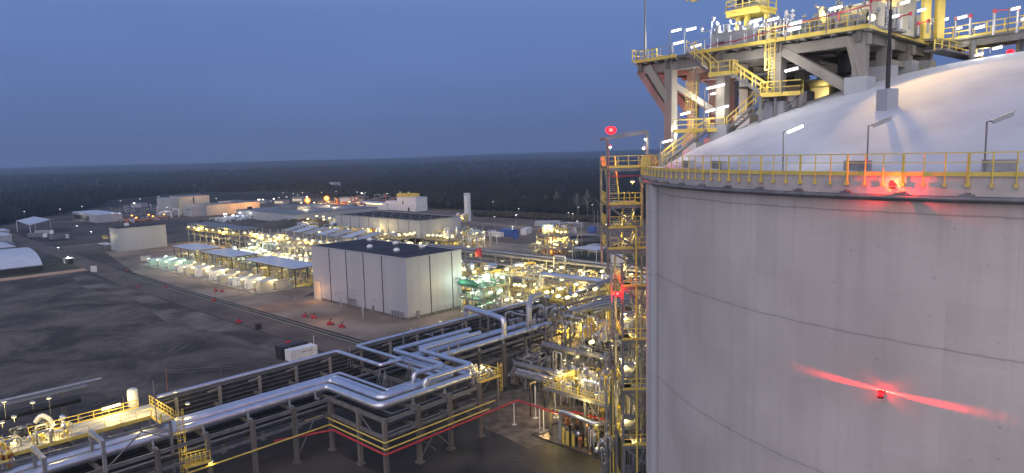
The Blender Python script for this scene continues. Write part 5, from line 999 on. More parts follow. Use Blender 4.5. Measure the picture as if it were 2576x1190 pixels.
# far small shapes with lit windows
for k, (px0, px1, py, h, m) in enumerate(((540, 565, 495, 4, 'panel_d'), (690, 715, 508, 4, 'window'), (735, 762, 502, 5, 'window'), (575, 600, 506, 3, 'panel_d'), (855, 892, 503, 5, 'white'), (640, 668, 506, 3, 'panel_d'), (405, 432, 512, 7, 'galv'), (330, 355, 516, 4, 'panel_d'))):
    p, q = at(px0, py + 6), at(px1, py + 6); o = thing('far_shed', 'tiny far shed at the edge of the forest, %s from the left' % ORD(sorted([540, 690, 735, 575, 855, 640, 405, 330]).index(px0)), 'shed', p); b = MB(); n_ = Vector((.3, 1, 0)) * 9
    b.prism([tuple(p[:2]), tuple(q[:2]), tuple((q + n_)[:2]), tuple((p + n_)[:2])], 0, h); part(b, 'wall', 'panel_d' if m == 'window' else m, o); b = MB(); b.prism([tuple((p - n_ * .05)[:2]), tuple((q - n_ * .05)[:2]), tuple((q + n_)[:2]), tuple((p + n_)[:2])], h + .01, h + .5); part(b, 'roof', 'roof_g', o)
    if m == 'window':
        b = MB(); u = (q - p) / 6
        for a in range(5): c = p + u * (a + .5) - n_ * .012; b.bar(c + Vector((0, 0, 2.2)), c + u * .5 + Vector((0, 0, 2.2)), .1, 1.3)
        part(b, 'window', 'window', o)
# left side: halls, shelter, kiosk
o = thing('curved_hall', 'hall with a curved pale blue roof cut by the left edge', 'hall', W(72, 380, 0))
b = GB(); prof = [(362, 3.0), (365, 5.4), (371, 7.6), (380, 8.9), (388, 8.9), (397, 7.6), (403, 5.4), (406, 3.0)]
vs = [(20, y, z) for y, z in prof] + [(77, y, z) for y, z in prof]; b.add(vs, [(k, k + 1, 9 + k, 8 + k) for k in range(7)], True)
vs2 = [(x, y, z - .3) for x, y, z in vs]; b.add(vs2, [(8 + k, 9 + k, k + 1, k) for k in range(7)]); part(b, 'roof', 'roof_l', o)
b = GB(); b.add([(76.7, y, z - .3) for y, z in prof] + [(76.7, 406, 0), (76.7, 362, 0)], [tuple(range(10))]); b.box((20, 362.2, 0), (76.6, 362.5, 2.8)); b.box((20, 405.5, 0), (76.6, 405.8, 2.8)); part(b, 'wall', 'dark', o)
building('flat_annex', 'pale blue flat roofed annex behind the curved hall at the left edge', 60, 76.5, 410, 438, 7.5, 'roof_g', 'roof_l'); building('low_hall', 'low grey shed above the curved hall at the left edge', 62, 86, 458, 480, 4.4, 'roof_g', 'roof_g'); building('low_hall', 'grey walled shed cut by the left edge, below the open shelter', 66, 92, 498, 522, 6, 'panel_d', 'roof_l'); building('low_hall', 'small pale roof at the left edge beside the open shelter', 74, 99, 541, 560, 5.6, 'panel_d', 'roof_l')
sh = [at(41, 555, 8), at(86, 544.5, 10), at(126, 552, 9), at(75, 566, 8)]; o = thing('shelter', 'open shelter with a big pale diamond roof at the far left', 'shelter', Vector((sh[0].x, sh[0].y, 0)))
b = MB(); b.add([tuple(v) for v in sh] + [tuple(v - Vector((0, 0, .3))) for v in sh], [(0, 1, 2, 3), (7, 6, 5, 4), (0, 3, 7, 4), (3, 2, 6, 7)]); part(b, 'roof', 'roof_l', o)
b = MB(); v = at(165, 557, 8); b.add([tuple(sh[2]), tuple(sh[1]), tuple(v)], [(0, 1, 2)]); part(b, 'back_slope', 'roof_g', o)
for v in sh: b = MB(); b.bar((v.x, v.y, 0), v, .25); part(b, 'post', 'white', o)
o = thing('kiosk', 'small lit gate kiosk with a slanting white side at the crossroads', 'kiosk', at(175, 663)); q = Vector(ij(o['_w'])); 
b = GB(); b.box((q.x - 1.5, q.y - 1.8, 2.4), (q.x + 1.8, q.y + 2.4, 2.7)); part(b, 'roof', 'white', o); b = GB(); b.box((q.x - 1, q.y - 1.4, 0), (q.x + 1.2, q.y + 1.4, 2.38)); part(b, 'cabin', 'glass', o); b = GB(); b.bar((q.x - 1.4, q.y + 2, 0), (q.x - 1.6, q.y + 2.5, 2.5), .8, .15); part(b, 'side_panel', 'white', o)
disc_light(W(q.x - .2, q.y + .6, 2.7), .7, 'bright lamp on the roof of the gate kiosk', 'lamp', .4, 700, COOL)
for k, (px, py) in enumerate(((233, 684), (240, 684))): p = at(px, py); o = MB(); o.cbox(p + Vector((0, 0, 1.25)), (1.1, 1.1, 2.5), PH); o.cbox(p + Vector((0, 0, 2.55)), (1.25, 1.25, .12), PH); tag(o.build('portable_toilet', M['white']), ('left', 'right')[k] + ' one of two upright white cabins at the end of the sand road', 'cabin')
o = MB(); p = at(367, 657); o.cbox(p + Vector((0, 0, 1.3)), (4.4, 2.2, 2.2), .5); o.cbox(p + Vector((0, 0, 2.43)), (4.5, 2.3, .08), .5); tag(o.build('generator_box', M['cream']), 'cream generator box standing alone on the yard below the white block', 'generator')
# parked vehicles and trailers on the dark yard at left
def vehicle(px, py, rz, kind, label, m):
    p = at(px, py); o = thing(kind, label, 'truck' if kind != 'car' else 'car', p); MM = Matrix.Translation(p) @ Matrix.Rotation(rz, 4, 'Z'); l, h = (11, 3.4) if kind == 'truck_trailer' else (4.5, 1.5)
    if kind == 'truck_trailer':
        b = MB(MM); b.box((-5.5, -1.25, 1.1), (3, 1.25, 3.6)); part(b, 'box_body', m, o); b = MB(MM); b.box((3.3, -1.2, .6), (5.5, 1.2, 3.1)); part(b, 'cab', 'white', o)
    else:
        b = MB(MM); b.box((-2.2, -.85, .35), (2.2, .85, .85)); b.prism([(-1.6, -.75), (1.2, -.75), (1.2, .75), (-1.6, .75)], .85, 1.42); part(b, 'body', m, o)
    for x in ((-4.4, 4.3) if kind == 'truck_trailer' else (-1.4, 1.4)):
        for y in (-1, 1): b = MB(MM); y_ = y * (1.1 if kind == 'truck_trailer' else .8); b.tube([(x, y_ - .12, .4), (x, y_ + .12, .4)], .42, 10); part(b, 'wheel', 'black', o)
vehicle(112, 592, .3, 'truck_trailer', 'grey trailer truck parked in the dark yard at the far left', 'panel_d'); vehicle(96, 600, .2, 'truck_trailer', 'dark trailer truck in front of the grey one', 'roof_g'); vehicle(150, 604, 1.2, 'truck_trailer', 'trailer truck parked by the small lit booth', 'roof_g')
for k, (px, py, m) in enumerate(((505, 559, 'dark'), (520, 570, 'panel_d'), (530, 562, 'dark'), (545, 558, 'panel_d'), (300, 612, 'dark'), (505, 571, 'blue'))): vehicle(px, py, .9 * k, 'car', ['dark car parked beside the lit yard behind the white block', 'grey car at the left end of the lit rack', 'second dark car near the lit rack end', 'pale car beyond the lit rack end', 'dark car behind the yard generator', 'blue car near the left end of the lit rack'][k], m)
# containers and boxes on the right
def container(px, py, l, wd, h, label, m, rz=PH, name='container', grp='containers and cabins right of the roofless building', gap=0):
    p = at(px, py); o = thing(name, label, 'container', p, grp); MM = Matrix.Translation(p) @ Matrix.Rotation(rz, 4, 'Z')
    b = MB(MM); b.box((0, 0, .12), (wd, l, h)); part(b, 'body', m, o)
    b = MB(MM)
    for x in (0, wd): 
        for y in (0, l): b.box((x - .08, y - .08, 0), (x + .08, y + .08, h + .06))
    b.box((-.05, -.05, h + .003), (wd + .05, l + .05, h + .07)); part(b, 'frame', m if m != 'cream' else 'white', o)
    b = MB(MM)
    for y in [k * l / 10 for k in range(1, 10)]: b.box((-.035, y - .05, .2), (-.002, y + .05, h - .1))
    part(b, 'ribs', m, o); return o
container(1198, 598, 9, 4.5, 3.6, 'pale blue cabin right of the roofless building', 'teal'); container(1258, 597, 9, 3, 2.6, 'white container left of the blue one', 'white')
container(1289, 597, 10, 5, 4, 'dark blue container with a small machine before it', 'blue'); container(1310, 592, 11, 3, 3.6, 'white container touching the blue one', 'white', rz=-.35); container(1395, 596, 3, 6, 3.4, 'low cream cabin between the pipe tower and the other cabins', 'cream', rz=.5)
container(1436, 592, 8, 5, 4, 'white flat roofed cabin right of the lit tower', 'white'); container(1345, 570, 8, 16, 3.0, 'long low pale shed beyond the containers', 'panel_d', rz=-.15); container(1380, 575, 6, 22, 3.0, 'second long low shed beyond the lit tower', 'roof_g', rz=-.12)
o = MB(); p = at(1489, 585); o.tube([p, p + Vector((0, 0, 3))], 2.6, 16); o.lathe([(2.7, 3), (2.7, 3.3), (.1, 3.9)], p, 16); tag(o.build('water_tank', M['blue']), 'round bright blue water tank among the cabins', 'tank')
o = MB(); p = at(1297, 600); o.cbox(p + Vector((0, 0, 1)), (2.6, 2.0, 2.0), .4); o.cbox(p + Vector((.2, 0, 2.5)), (1.5, 1.4, 1.0), .4); tag(o.build('blue_machine', M['blue']), 'small dark blue machine standing before the blue container', 'machine')
for k, (px, py, top) in enumerate(((1495, 585, 530), (1504, 585, 530), (1513, 584, 530), (1463, 640, 558), (1216, 625, 567), (1100, 0, 0))):
    if top: pole(px, py, top, 'tall thin pale pole, %s of the row beside the blue water tank' % ORD(k) if k < 3 else ('pale pole in front of the open canopy on the right' if k == 3 else 'pale pole behind the red barrel'), 'galv', .12)
# canopy and white vaulted tent right
o = thing('open_canopy', 'flat white canopy on slim legs right of the yellow lit tower', 'canopy', at(1495, 650)); v = [at(1440, 624, 5), at(1480, 618, 5), at(1532, 621, 5), at(1500, 630, 5)]; b = MB(); b.prism([tuple(q[:2]) for q in v][::-1], 4.9, 5.1); part(b, 'roof', 'roof_l', o)
for q in v: b = MB(); b.bar((q.x, q.y, 0), (q.x, q.y, 4.9), .2); part(b, 'leg', 'white', o)
o = thing('vaulted_tent', 'long white vaulted tent roof beyond the open canopy', 'tent', at(1430, 615)); q = at(1415, 622); b = MB(Matrix.Translation(q) @ Matrix.Rotation(.15, 4, 'Z'))
vs = [(x, y, z) for x in (0, 20) for y, z in ((0, 2.2), (1.5, 4), (4, 4.8), (6.5, 4), (8, 2.2))]; b.add(vs, [(k, k + 1, 6 + k, 5 + k) for k in range(4)] + [(5 + k, 6 + k, k + 1, k) for k in range(4)], True); part(b, 'roof', 'roof_l', o)
b = MB(Matrix.Translation(q) @ Matrix.Rotation(.15, 4, 'Z')); b.box((0, .2, 0), (20, .4, 2.2)); b.box((0, 7.6, 0), (20, 7.8, 2.2)); part(b, 'side', 'dark', o)
container(1556, 664, 4, 4, 3.4, 'small white cabin with a bright window left of the stair tower', 'white'); disc_light(at(1577, 668), 3.0, 'lamp on the small white cabin beside the stair tower', 'lamp', .5, 300); container(1500, 637, 5, 5, 3.6, 'grey cabin behind the stair tower braces', 'panel_d'); container(1545, 640, 4, 5, 3.6, 'second grey cabin right behind the stair tower', 'panel_d')
# containers by the near rack
p = at(716, 912); o = container(716, 912, 7.0, 2.6, 3.0, 'dark blue container beside the white one near the rack', 'blue', grp=None, rz=PH - pi / 2 + pi, name='container') if False else None
def near_cont(i, j, label, m, h):
    o = thing('container', label, 'container', W(i, j, 0), 'two containers near the rack'); b = GB(); b.box((i, j, .1), (i + 6.8, j + 2.6, h)); part(b, 'body', m, o); b = GB()
    for x in (i, i + 6.8):
        for y in (j, j + 2.6): b.box((x - .07, y - .07, 0), (x + .07, y + .07, h + .05))
    part(b, 'corner_post', m, o); b = GB(); b.box((i + 2.0, j - .04, .2), (i + 2.06, j - .003, h - .1)); b.box((i + 5.4, j - .04, .2), (i + 5.46, j - .003, h - .1)); part(b, 'door_seam', 'panel_d', o); return o
qi, qj = ij(at(733, 912)); nc = near_cont(qi, qj, 'white container with small dark lettering beside the main road', 'white', 2.7); near_cont(qi - .6, qj + 3.3, 'dark blue container tucked behind the white one', 'dark', 3.1)
# faint lettering on the white container, unreadable in the photograph: two short dark lines
b = GB()
x = qi + 2.7
for wd in (.22, .3, .18, .28, .22, 0, .34, .2, .26, .2, .18): 
    if wd: b.box((x, qj - .02, 1.75), (x + wd * .7, qj - .004, 1.95))
    x += wd + .03 if wd else .2
part(b, 'lettering', 'dark', nc); light('lamp', W(qi + 11, qj - 5, 4.5), 160, SODIUM, nc, .3); light('lamp', W(104, 205, 6), 900, (1, .5, .2), bl, .5); light('lamp', W(104, 175, 6), 700, (1, .5, .2), bl, .5)
# red fire hydrants / monitors, bins, lamps on the yard
def hydrant(px, py, label, s=1.0):
    s *= .85
    p = at(px, py); o = thing('fire_monitor', label, 'fire monitor', p, 'red fire monitors on the ground'); b = MB(); b.cbox(p + Vector((0, 0, .55 * s)), (1.3 * s, .8 * s, 1.1 * s), .7); b.cbox(p + Vector((.9 * s, .2, .35 * s)), (.7 * s, .6 * s, .7 * s), .2); part(b, 'body', 'red', o)
    b = MB(); b.tube([p + Vector((.2, 0, 1.0 * s)), p + Vector((.2, 0, 1.6 * s)), p + Vector((1.0 * s, -.3, 1.9 * s))], .13 * s, 7); b.tube([p + Vector((1.1 * s, -.6, .4 * s)), p + Vector((1.5 * s, -.8, .4 * s))], .22 * s, 8); part(b, 'nozzle', 'dark', o)
for k, (px, py, s) in enumerate(((600, 812, 1), (766, 797, .9), (788, 801, 1), (829, 818, 1.15), (858, 824, 1.05), (723, 865, .9), (537, 758, .9), (541, 733, .9), (416, 723, .7), (347, 722, .7), (558, 735, .8), (643, 733, .8), (637, 723, .8), (786, 716, 1.2), (1272, 770, 1.1), (316, 680, .6))):
    hydrant(px, py, 'red fire monitor on the yard, %s from the left' % ORD(sorted([600, 766, 788, 829, 858, 723, 537, 541, 416, 347, 558, 643, 637, 786, 1272, 316]).index(px)), s)
o = MB(); p = at(1204, 645, 11); o.tube([p, p + Vector((0, 0, 2.6))], 1.15, 16); o.tube([p + Vector((0, 0, 2.6)), p + Vector((0, 0, 2.75))], 1.22, 16); tag(o.build('red_barrel', M['red']), 'big red barrel standing on the upper pipe rack roof', 'barrel')
for k, (px, py) in enumerate(((650, 828),)):
    p = at(px, py); o = thing('waste_bin', 'black wheeled waste bin at the roadside', 'bin', p); b = MB(); b.cbox(p + Vector((0, 0, .8)), (1.5, 1.1, 1.4), .6); part(b, 'body', 'black', o); b = MB(); b.cbox(p + Vector((0, 0, 1.56)), (1.6, 1.2, .1), .6); part(b, 'lid', 'dark', o)
# poles with lamps over yard: unlit tall poles
LP = [(513, 823, 790, 0), (442, 760, 707, 0), (198, 613, 568, 1), (232, 613, 582, 1), (151, 668, 622, 1), (677, 838, 760, 0), (540, 745, 700, 0), (600, 740, 705, 0), (875, 735, 705, 0), (1208, 620, 600, 1), (1048, 835, 790, 0), (943, 775, 755, 0), (1290, 590, 569, 1), (1300, 570, 540, 1), (560, 560, 568, 0), (1452, 585, 556, 1), (744, 770, 752, 0)]
for k, (px, py, top, lit) in enumerate(LP):
    p = at(px, py); lo, hi = 0, 40
    for _ in range(30):
        m_ = (lo + hi) / 2; dd = p + Vector((0, 0, m_ - H))
        if CYV - FV * dd.dot(_u) / dd.dot(_f) > top: lo = m_
        else: hi = m_
    disc_light(p, max(1, lo), ('lit' if lit else 'dark') + ' lamp post on the yards, %s from the left' % ORD(sorted(q[0] for q in LP).index(px)), 'lamp' if lit else 'lampo_off', .55 if lit else .3, 900 if lit else 0, (1, .92, .75), group='lamp posts on the yards', name='lamp_post')
# white ball markers on the ground
for k, (px, py) in enumerate(((184, 828 - 0), (388, 841), (512, 887), (369, 806), (560, 0))):
    pass
# far street lamps before the forest
FLP = [(60, 610, 61), (150, 603, 0), (207, 595, 0), (303, 582, 0), (352, 578, 0), (400, 571, 0), (437, 571, 0), (449, 571, 0), (490, 547, 0), (545, 576, 0), (413, 598, 0), (420, 604, 0), (470, 606, 0)]
A_ = crop_pts = []
lampsA = [(61, 532), (151, 526), (206, 519), (303, 505), (352, 500), (399, 494), (436, 494), (448, 494), (489, 473 - 8), (544, 499), (467, 500), (413, 516), (420, 521), (283, 536), (301, 536), (712, 485), (702, 499 - 2), (738, 490 - 3), (761, 484), (722, 495), (749, 490), (720, 495), (809, 485 - 1), (845, 481 + 1), (898, 483), (919, 484), (915, 488), (974, 487), (1042, 487 - 1), (1097, 491), (1076, 497), (1053, 501), (1136, 487 + 6), (1240, 507), (1277, 503), (1305, 519 + 6), (1339, 487 + 4), (1360, 505), (1394, 503), (1430, 535), (1500, 513), (1455, 521), (1441, 537), (1297, 541), (1244, 545), (1490, 515)]
for k, (px, py) in enumerate(lampsA):
    ht_ = 9; p = at(px, py, ht_); d_ = hypot(p.x, p.y)
    if d_ > 1400: p = Vector((p.x, p.y, 0)) * (1300 / d_); p.z = 0; ht_ = atd(px, py, p.y).z
    p.z = 0; far = px < 600
    disc_light(p, ht_, 'far street lamp before the forest, %s from the left' % ORD(sorted(range(len(lampsA)), key=lambda m: lampsA[m][0]).index(k)), 'lamp', .42 if d_ < 600 else .7, 700 if k % 3 == 0 else 0, COOL, group='street lamps before the forest', name='street_lamp', ms='galv')
for k, (px, py) in enumerate(((775, 504), (823, 499))):
    p = at(px, py + 26, 0); z = atd(px, py, p.y).z; o = thing('sodium_floodlight', ('left', 'right')[k] + ' one of two orange floodlights glowing over the far pipe yard', 'floodlight', p, 'orange floodlights'); b = MB(); b.tube([p, Vector((p.x, p.y, z))], .15, 6); part(b, 'pole', 'dark', o)
    b = MB(); b.lathe([(.05, -2.6), (1.9, -1.9), (2.9, 0), (1.9, 1.9), (.05, 2.6)], (p.x, p.y, z), 12); part(b, 'lamp_glass', 'lampo_halo', o); b = MB(); b.lathe([(.05, -1.6), (1.2, -1.1), (1.7, 0), (1.2, 1.1), (.05, 1.6)], (p.x, p.y, z), 12); part(b, 'lamp_bulb', 'core_o', o); light('lamp', (p.x, p.y, z - 3.2), 42000, (1, .42, .08), o, 1)  # outsize shell and bulb are added glow shapes imitating the lamp's halo
for px, py, h in ((246, 470, 0), (305, 487, 0)): 
    p = at(px, py + 14); o = MB(); o.truss(p, p + Vector((0, .1, 22)), .8, 9, .3); tag(o.build('lattice_mast', M['galv']), ('left' if px < 300 else 'right') + ' one of two thin pale masts in the dark forest', 'mast')
hz = MB(); hz.box((-6600, -200, -1), (6600, 6800, 95)); hz_m = bpy.data.materials.new('haze'); hz_m.use_nodes = True; t = hz_m.node_tree; t.nodes.clear()
o_ = t.nodes.new('ShaderNodeOutputMaterial'); v_ = t.nodes.new('ShaderNodeVolumePrincipled'); v_.inputs['Color'].default_value = (.62, .8, 1, 1); v_.inputs["Density"].default_value = .0002; v_.inputs['Anisotropy'].default_value = .3
t.links.new(v_.outputs[0], o_.inputs['Volume']); tag(hz.build('haze', hz_m, origin=(0, 0, 0)), 'thin dusk haze over the whole plant', 'haze', kind='stuff')
# ================================================================ process areas
def block(name, label, cat, i0, i1, j0, j1, levels, seed, lamp='lampw', nl=4, e=350, c=WARM, railm='yellow', n=60, ms=('galv', 'clad', 'yellow', 'steel'), colm='galv', step=6, rmax=.22, roof=None, group=None, vess=2, colw=.3, zb=0, rails=True, lpole=1.4, floor='steel', vm='clad', zh=2.2):
    r2 = random.Random(seed); o = thing(name, label, cat, W((i0 + i1) / 2, (j0 + j1) / 2, zb), group); top = levels[-1]
    ni = max(1, round((i1 - i0) / step)); nj = max(1, round((j1 - j0) / step))
    for a in range(ni + 1):
        for q in range(nj + 1):
            if 0 < a < ni and 0 < q < nj: continue
            b = GB(); i, j = i0 + (i1 - i0) * a / ni, j0 + (j1 - j0) * q / nj; b.bar((i, j, zb), (i, j, top), colw); part(b, 'column', colm, o)
    for z in levels:
        b = GB(); b.box((i0, j0, z - .12), (i1, j1, z)); part(b, 'floor', floor, o)
        b = GB()
        for p, q in (((i0, j0), (i1, j0)), ((i0, j0), (i0, j1)), ((i1, j0), (i1, j1)), ((i0, j1), (i1, j1))): b.ibeam((*p, z - .3), (*q, z - .3), .2, .4)
        part(b, 'floor_beam', colm, o)
        if rails:
            for p, q in (((i0, j0), (i1, j0)), ((i0, j0), (i0, j1))): b = GB(); b.rail([(*p, z), (*q, z)], t=.09, step=2); part(b, 'railing', railm, o)
    zz = [zb] + list(levels)
    def gen(b, r2, k):
        z0_ = r2.choice(zz); i = i0 + (i1 - i0) * r2.random(); j = j0 + (j1 - j0) * r2.random(); z = z0_ + zh * (.15 + .85 * r2.random()); r = .05 + rmax * r2.random() ** 2
        if r2.random() < .5: i2, j2 = min(i1, i + 6 * r2.random()), j
        else: i2, j2 = i, min(j1, j + 6 * r2.random())
        b.tube([(i, j, z0_), (i, j, z), (i2, j2, z), (i2, j2, z0_ + .5 * r2.random())], r, 6)
        if k % 2: b.vessel(((i + i2) / 2 - .15, (j + j2) / 2, z), ((i + i2) / 2 + .15, (j + j2) / 2, z), r * 2 + .08, 6)
    pipe_run(o, int(n * 1.35), seed, ms, gen, power=1.4)
    for k in range(vess):
        b = GB(); z0_ = r2.choice(zz); i = i0 + 1.5 + (i1 - i0 - 3) * r2.random(); j = j0 + 1.5 + (j1 - j0 - 3) * r2.random(); r = .7 + .5 * r2.random()
        if r2.random() < .5: b.vessel((i, j, z0_ + .6), (i, j, z0_ + .6 + zh * 1.1), r)
        else: b.vessel((i - 1.6, j, z0_ + r + .3), (i + 1.6, j, z0_ + r + .3), r)
        part(b, 'vessel', vm, o)
    for k in range(int(nl * 1.6)):
        u = r2.random(); side = k % 3; i = i0 + .3 if side == 0 else i0 + (i1 - i0) * u; j = j0 + .3 if side == 1 else j0 + (j1 - j0) * (u if side == 0 else r2.random()); z = r2.choice(levels if levels else [zb]) + lpole + .8 * r2.random()
        b = GB(); b.bar((i, j, z - lpole), (i, j, z), .07); lp_ = part(b, 'lamp_post', 'steel', o); b = GB(); b.vessel((i - .45, j, z), (i + .45, j, z), .4, 8); part(b, 'lamp_glass', lamp, o)
    e *= 4; m_ = max(1, round(e / 1000)); 
    for k in range(m_):
        z = r2.choice(zz) + 2.6; light('lamp', W(i0 + (i1 - i0) * (k + .5) / m_, j0 + (j1 - j0) * (.25 + .5 * r2.random()), z), e / m_, c, o, .4)
    if roof:
        b = GB(); b.add([(i0 - .5, j0 - .5, top + 3.2), (i1 + .5, j0 - .5, top + 3.2), (i1 + .5, j1 + .5, top + 3.7), (i0 - .5, j1 + .5, top + 3.7)] + [(i0 - .5, j0 - .5, top + 3.35), (i1 + .5, j0 - .5, top + 3.35), (i1 + .5, j1 + .5, top + 3.85), (i0 - .5, j1 + .5, top + 3.85)], [(0, 3, 2, 1), (4, 5, 6, 7), (0, 1, 5, 4), (1, 2, 6, 5), (2, 3, 7, 6), (3, 0, 4, 7)]); part(b, 'roof', roof, o)
    return o
# yellow lit platform over the rack, centre right
block('process_platform', 'yellow lit railed platform just above the rack, left of the red tower beacon', 'platform', 126.6, 144, 103.4, 114.3, (6.0, 10.4), 31, e=2600, nl=9, n=90, ms=('yellow', 'clad', 'galv', 'yellow', 'steel'), vm='yellow', vess=5, rmax=.4, zh=2.6)
for k, (px, py) in enumerate(((1401, 722), (1415, 749), (1353, 726), (1352, 757), (1463, 718), (1438, 745), (1455, 729))):
    p = at(px, py, 12.2); disc_light(p - Vector((0, 0, 2)), 2, 'bright lamp on the yellow lit platform, %s from the left' % ORD(sorted([1401, 1415, 1353, 1352, 1463, 1438, 1455]).index(px)), 'lampw', .42, 0, group='lamps of the yellow lit platform')
block('process_platform', 'steel platform with pipes beyond the yellow lit one, under the upper rack', 'platform', 152, 166, 134, 152, (5, 9.8), 32, e=2400, nl=8, n=90, vess=3, rmax=.3, colm='galv', colw=.5)
block('process_platform', 'yellow lit tangle of pipes behind the right corner of the big building', 'platform', 146, 160, 154, 176, (4.5, 9), 33, e=3000, nl=7, n=90, ms=('yellow', 'galv', 'clad', 'yellow'), vess=3, rmax=.3)
block('process_platform', 'lit pipe deck between the two large silver pipes', 'platform', 150, 170, 112, 132, (5, 9.2), 34, e=2200, nl=9, n=80, ms=('galv', 'yellow', 'clad', 'steel'), vess=2)
block('process_platform', 'far lit pipe deck under the upper rack near the stair tower', 'platform', 160, 174, 92, 116, (7.5,), 35, e=1700, nl=8, n=60, ms=('galv', 'clad', 'yellow'))
# green compressor frame at the corner of the big building
g = block('compressor_unit', 'green and silver compressor frame lit greenish at the right corner of the big building', 'compressor', 139.6, 150, 144.5, 154.8, (3.8, 7.6), 36, lamp='lampg', e=1500, nl=7, c=GREEN, railm='galv', n=70, ms=('galv', 'clad', 'green', 'teal'), vm='teal', vess=5, floor='green', rmax=.3)
b = GB(); b.vessel((139.4, 147.5, 8.6), (139.6, 154.5, 8.6), 1.0); part(b, 'green_tank', 'green', g)
o = GB(); o.flight((148, 143.2, 5.6), (140.6, 143.2, 1.2), 1.0); o.rail([(148, 142.7, 5.6), (140.6, 142.7, 1.2)], t=.09, kick=False); tag(o.build('steel_stair', M['galv']), 'grey stair on the near side of the green compressor frame', 'stair')
for k, (px, py, z) in enumerate(((1151, 703, 12), (1198, 707, 12), (1208, 694, 12), (1215, 706, 11), (1253, 712, 9.5), (1163, 745, 7.5), (1245, 781, 2.5), (1163, 782, 2.5), (1203, 741, 7.5), (1240, 800, 2), (1107, 808, 3), (1165, 801, 1.5))):
    p = at(px, py, z); disc_light(p - Vector((0, 0, .8)), .8, 'lamp around the green compressor frame, %s from the left' % ORD(sorted(range(12), key=lambda m: (1151, 1198, 1208, 1215, 1253, 1163, 1245, 1163.5, 1203, 1240, 1107, 1165)[m]).index(k)), 'lampg' if k < 6 else 'lampw', .55 if k < 5 else .4, 220 if k % 3 == 0 else 0, GREEN if k < 6 else WARM, group='lamps round the compressor frame')
block('pipe_manifold', 'low tangle of pipes on the ground between the compressor unit and the platforms', 'pipes', 139, 150, 124, 140, (3.4,), 37, e=900, nl=3, n=60, ms=('clad', 'galv', 'orange', 'steel'), rails=False, vess=2)
# dark scaffolding and steelwork behind the bulge
o = thing('scaffold', 'brown grey tangle of scaffold tubes standing in the rack beyond the gate pipe', 'scaffold', W(113, 97, 0)); r7 = random.Random(7); 
for s_ in range(4):
    for k in range(24):
        b = GB(); i = 106 + 16 * r7.random(); j = 90 + 12 * r7.random(); z = 1 + 11 * r7.random(); t = r7.random()
        if t < .35: b.bar((i, j, max(0, z - 5)), (i, j, z), .1)
        elif t < .65: b.bar((i, j, z), (min(124, i + 5), j, z), .09)
        elif t < .9: b.bar((i, j, z), (i, min(103, j + 4), z), .09)
        else: b.bar((i, j, z), (i + 3, j, max(0, z - 3)), .09)
        part(b, 'tube', 'steel', o)
for i in (106, 112, 118, 124):
    for j in (90, 96, 102): b = GB(); b.bar((i, j, 0), (i, j, 11.5), .28); part(b, 'upright', 'steel', o)
light('lamp', W(114, 93, 6), 220, WARM, o, .3); light('lamp', W(118, 90, 9), 200, WARM, o, .3)
valves('dim silver pipes crowding the rack between the riser and the scaffold', 104, 124, 90, 108, 8.6, 3.2, 80, 38, ('clad_d', 'steel', 'galv', 'dark'), rmax=.3, hor=6)
block('steelwork', 'dark steel frame with pipes left of the stair tower, above the cross pipes', 'frame', 110, 128, 70, 86, (6.5,), 39, e=260, nl=2, n=60, ms=('dark', 'steel', 'clad_d', 'galv'), railm='galv', colm='steel', floor='dark', rmax=.4)
o = GB(); o.box((122, 88, 4), (125.6, 90, 8.6)); tag(o.build('yellow_housing', M['yellow']), 'square yellow housing lit from above left of the stair tower', 'housing'); p = at(1500, 812, 10.4); disc_light(p - Vector((0, 0, 1)), 1, 'oblong lamp over the square yellow housing', 'lampw', .4, 420, WARM); light('lamp', W(122, 90.5, 9.2), 200, WARM, None, .3) if False else None
o = thing('ladder_tower', 'tall yellow caged ladder rising beside the yellow lit platform', 'ladder', W(143, 103, 0)); b = GB(); b.ladder((143.2, 102.6, 1), 13.5, (-.7, -.7, 0), .9); part(b, 'ladder', 'yellow', o); b = GB(); b.bar((144, 102.6, 0), (144, 102.6, 13), .6); part(b, 'column', 'yellow', o)
gpipe('insulated_pipe', 'big silver pipe lying high beyond the yellow lit platform, its left end bent down', P3((148.5, 129.5, 8.6), (148.5, 129.5, 12.2), (149.5, 108, 12.2)), .75, 'clad', bend=1.6, joints=5, grp='large process pipes')
gpipe('insulated_pipe', 'big dark pipe sloping toward the stair tower under the silver one', P3((139, 107.6, 11.6), (156, 106.6, 12.6)), .85, 'steel', joints=5, grp='large process pipes')
gpipe('insulated_pipe', 'thick dark pipe below the red beacon of the stair tower', P3((117, 93.6, 11.6), (134, 90, 12.6)), .7, 'steel', joints=5, grp='large process pipes')
gpipe('insulated_pipe', 'second thick dark pipe next to the one below the red beacon', P3((120, 97, 11.2), (138, 94, 12.2)), .5, 'clad_d', joints=5, grp='large process pipes')
for k in range(6): gpipe('flat_tray', 'pale tray on the rack left of the red tower beacon, %s from the front' % ORD(k), P3((118 + k * 2, 88 + k * 1.6, 12.6), (130 + k * 2, 85 + k * 1.6, 12.9)), .2, 'galv', grp='trays near the stair tower', n=4)
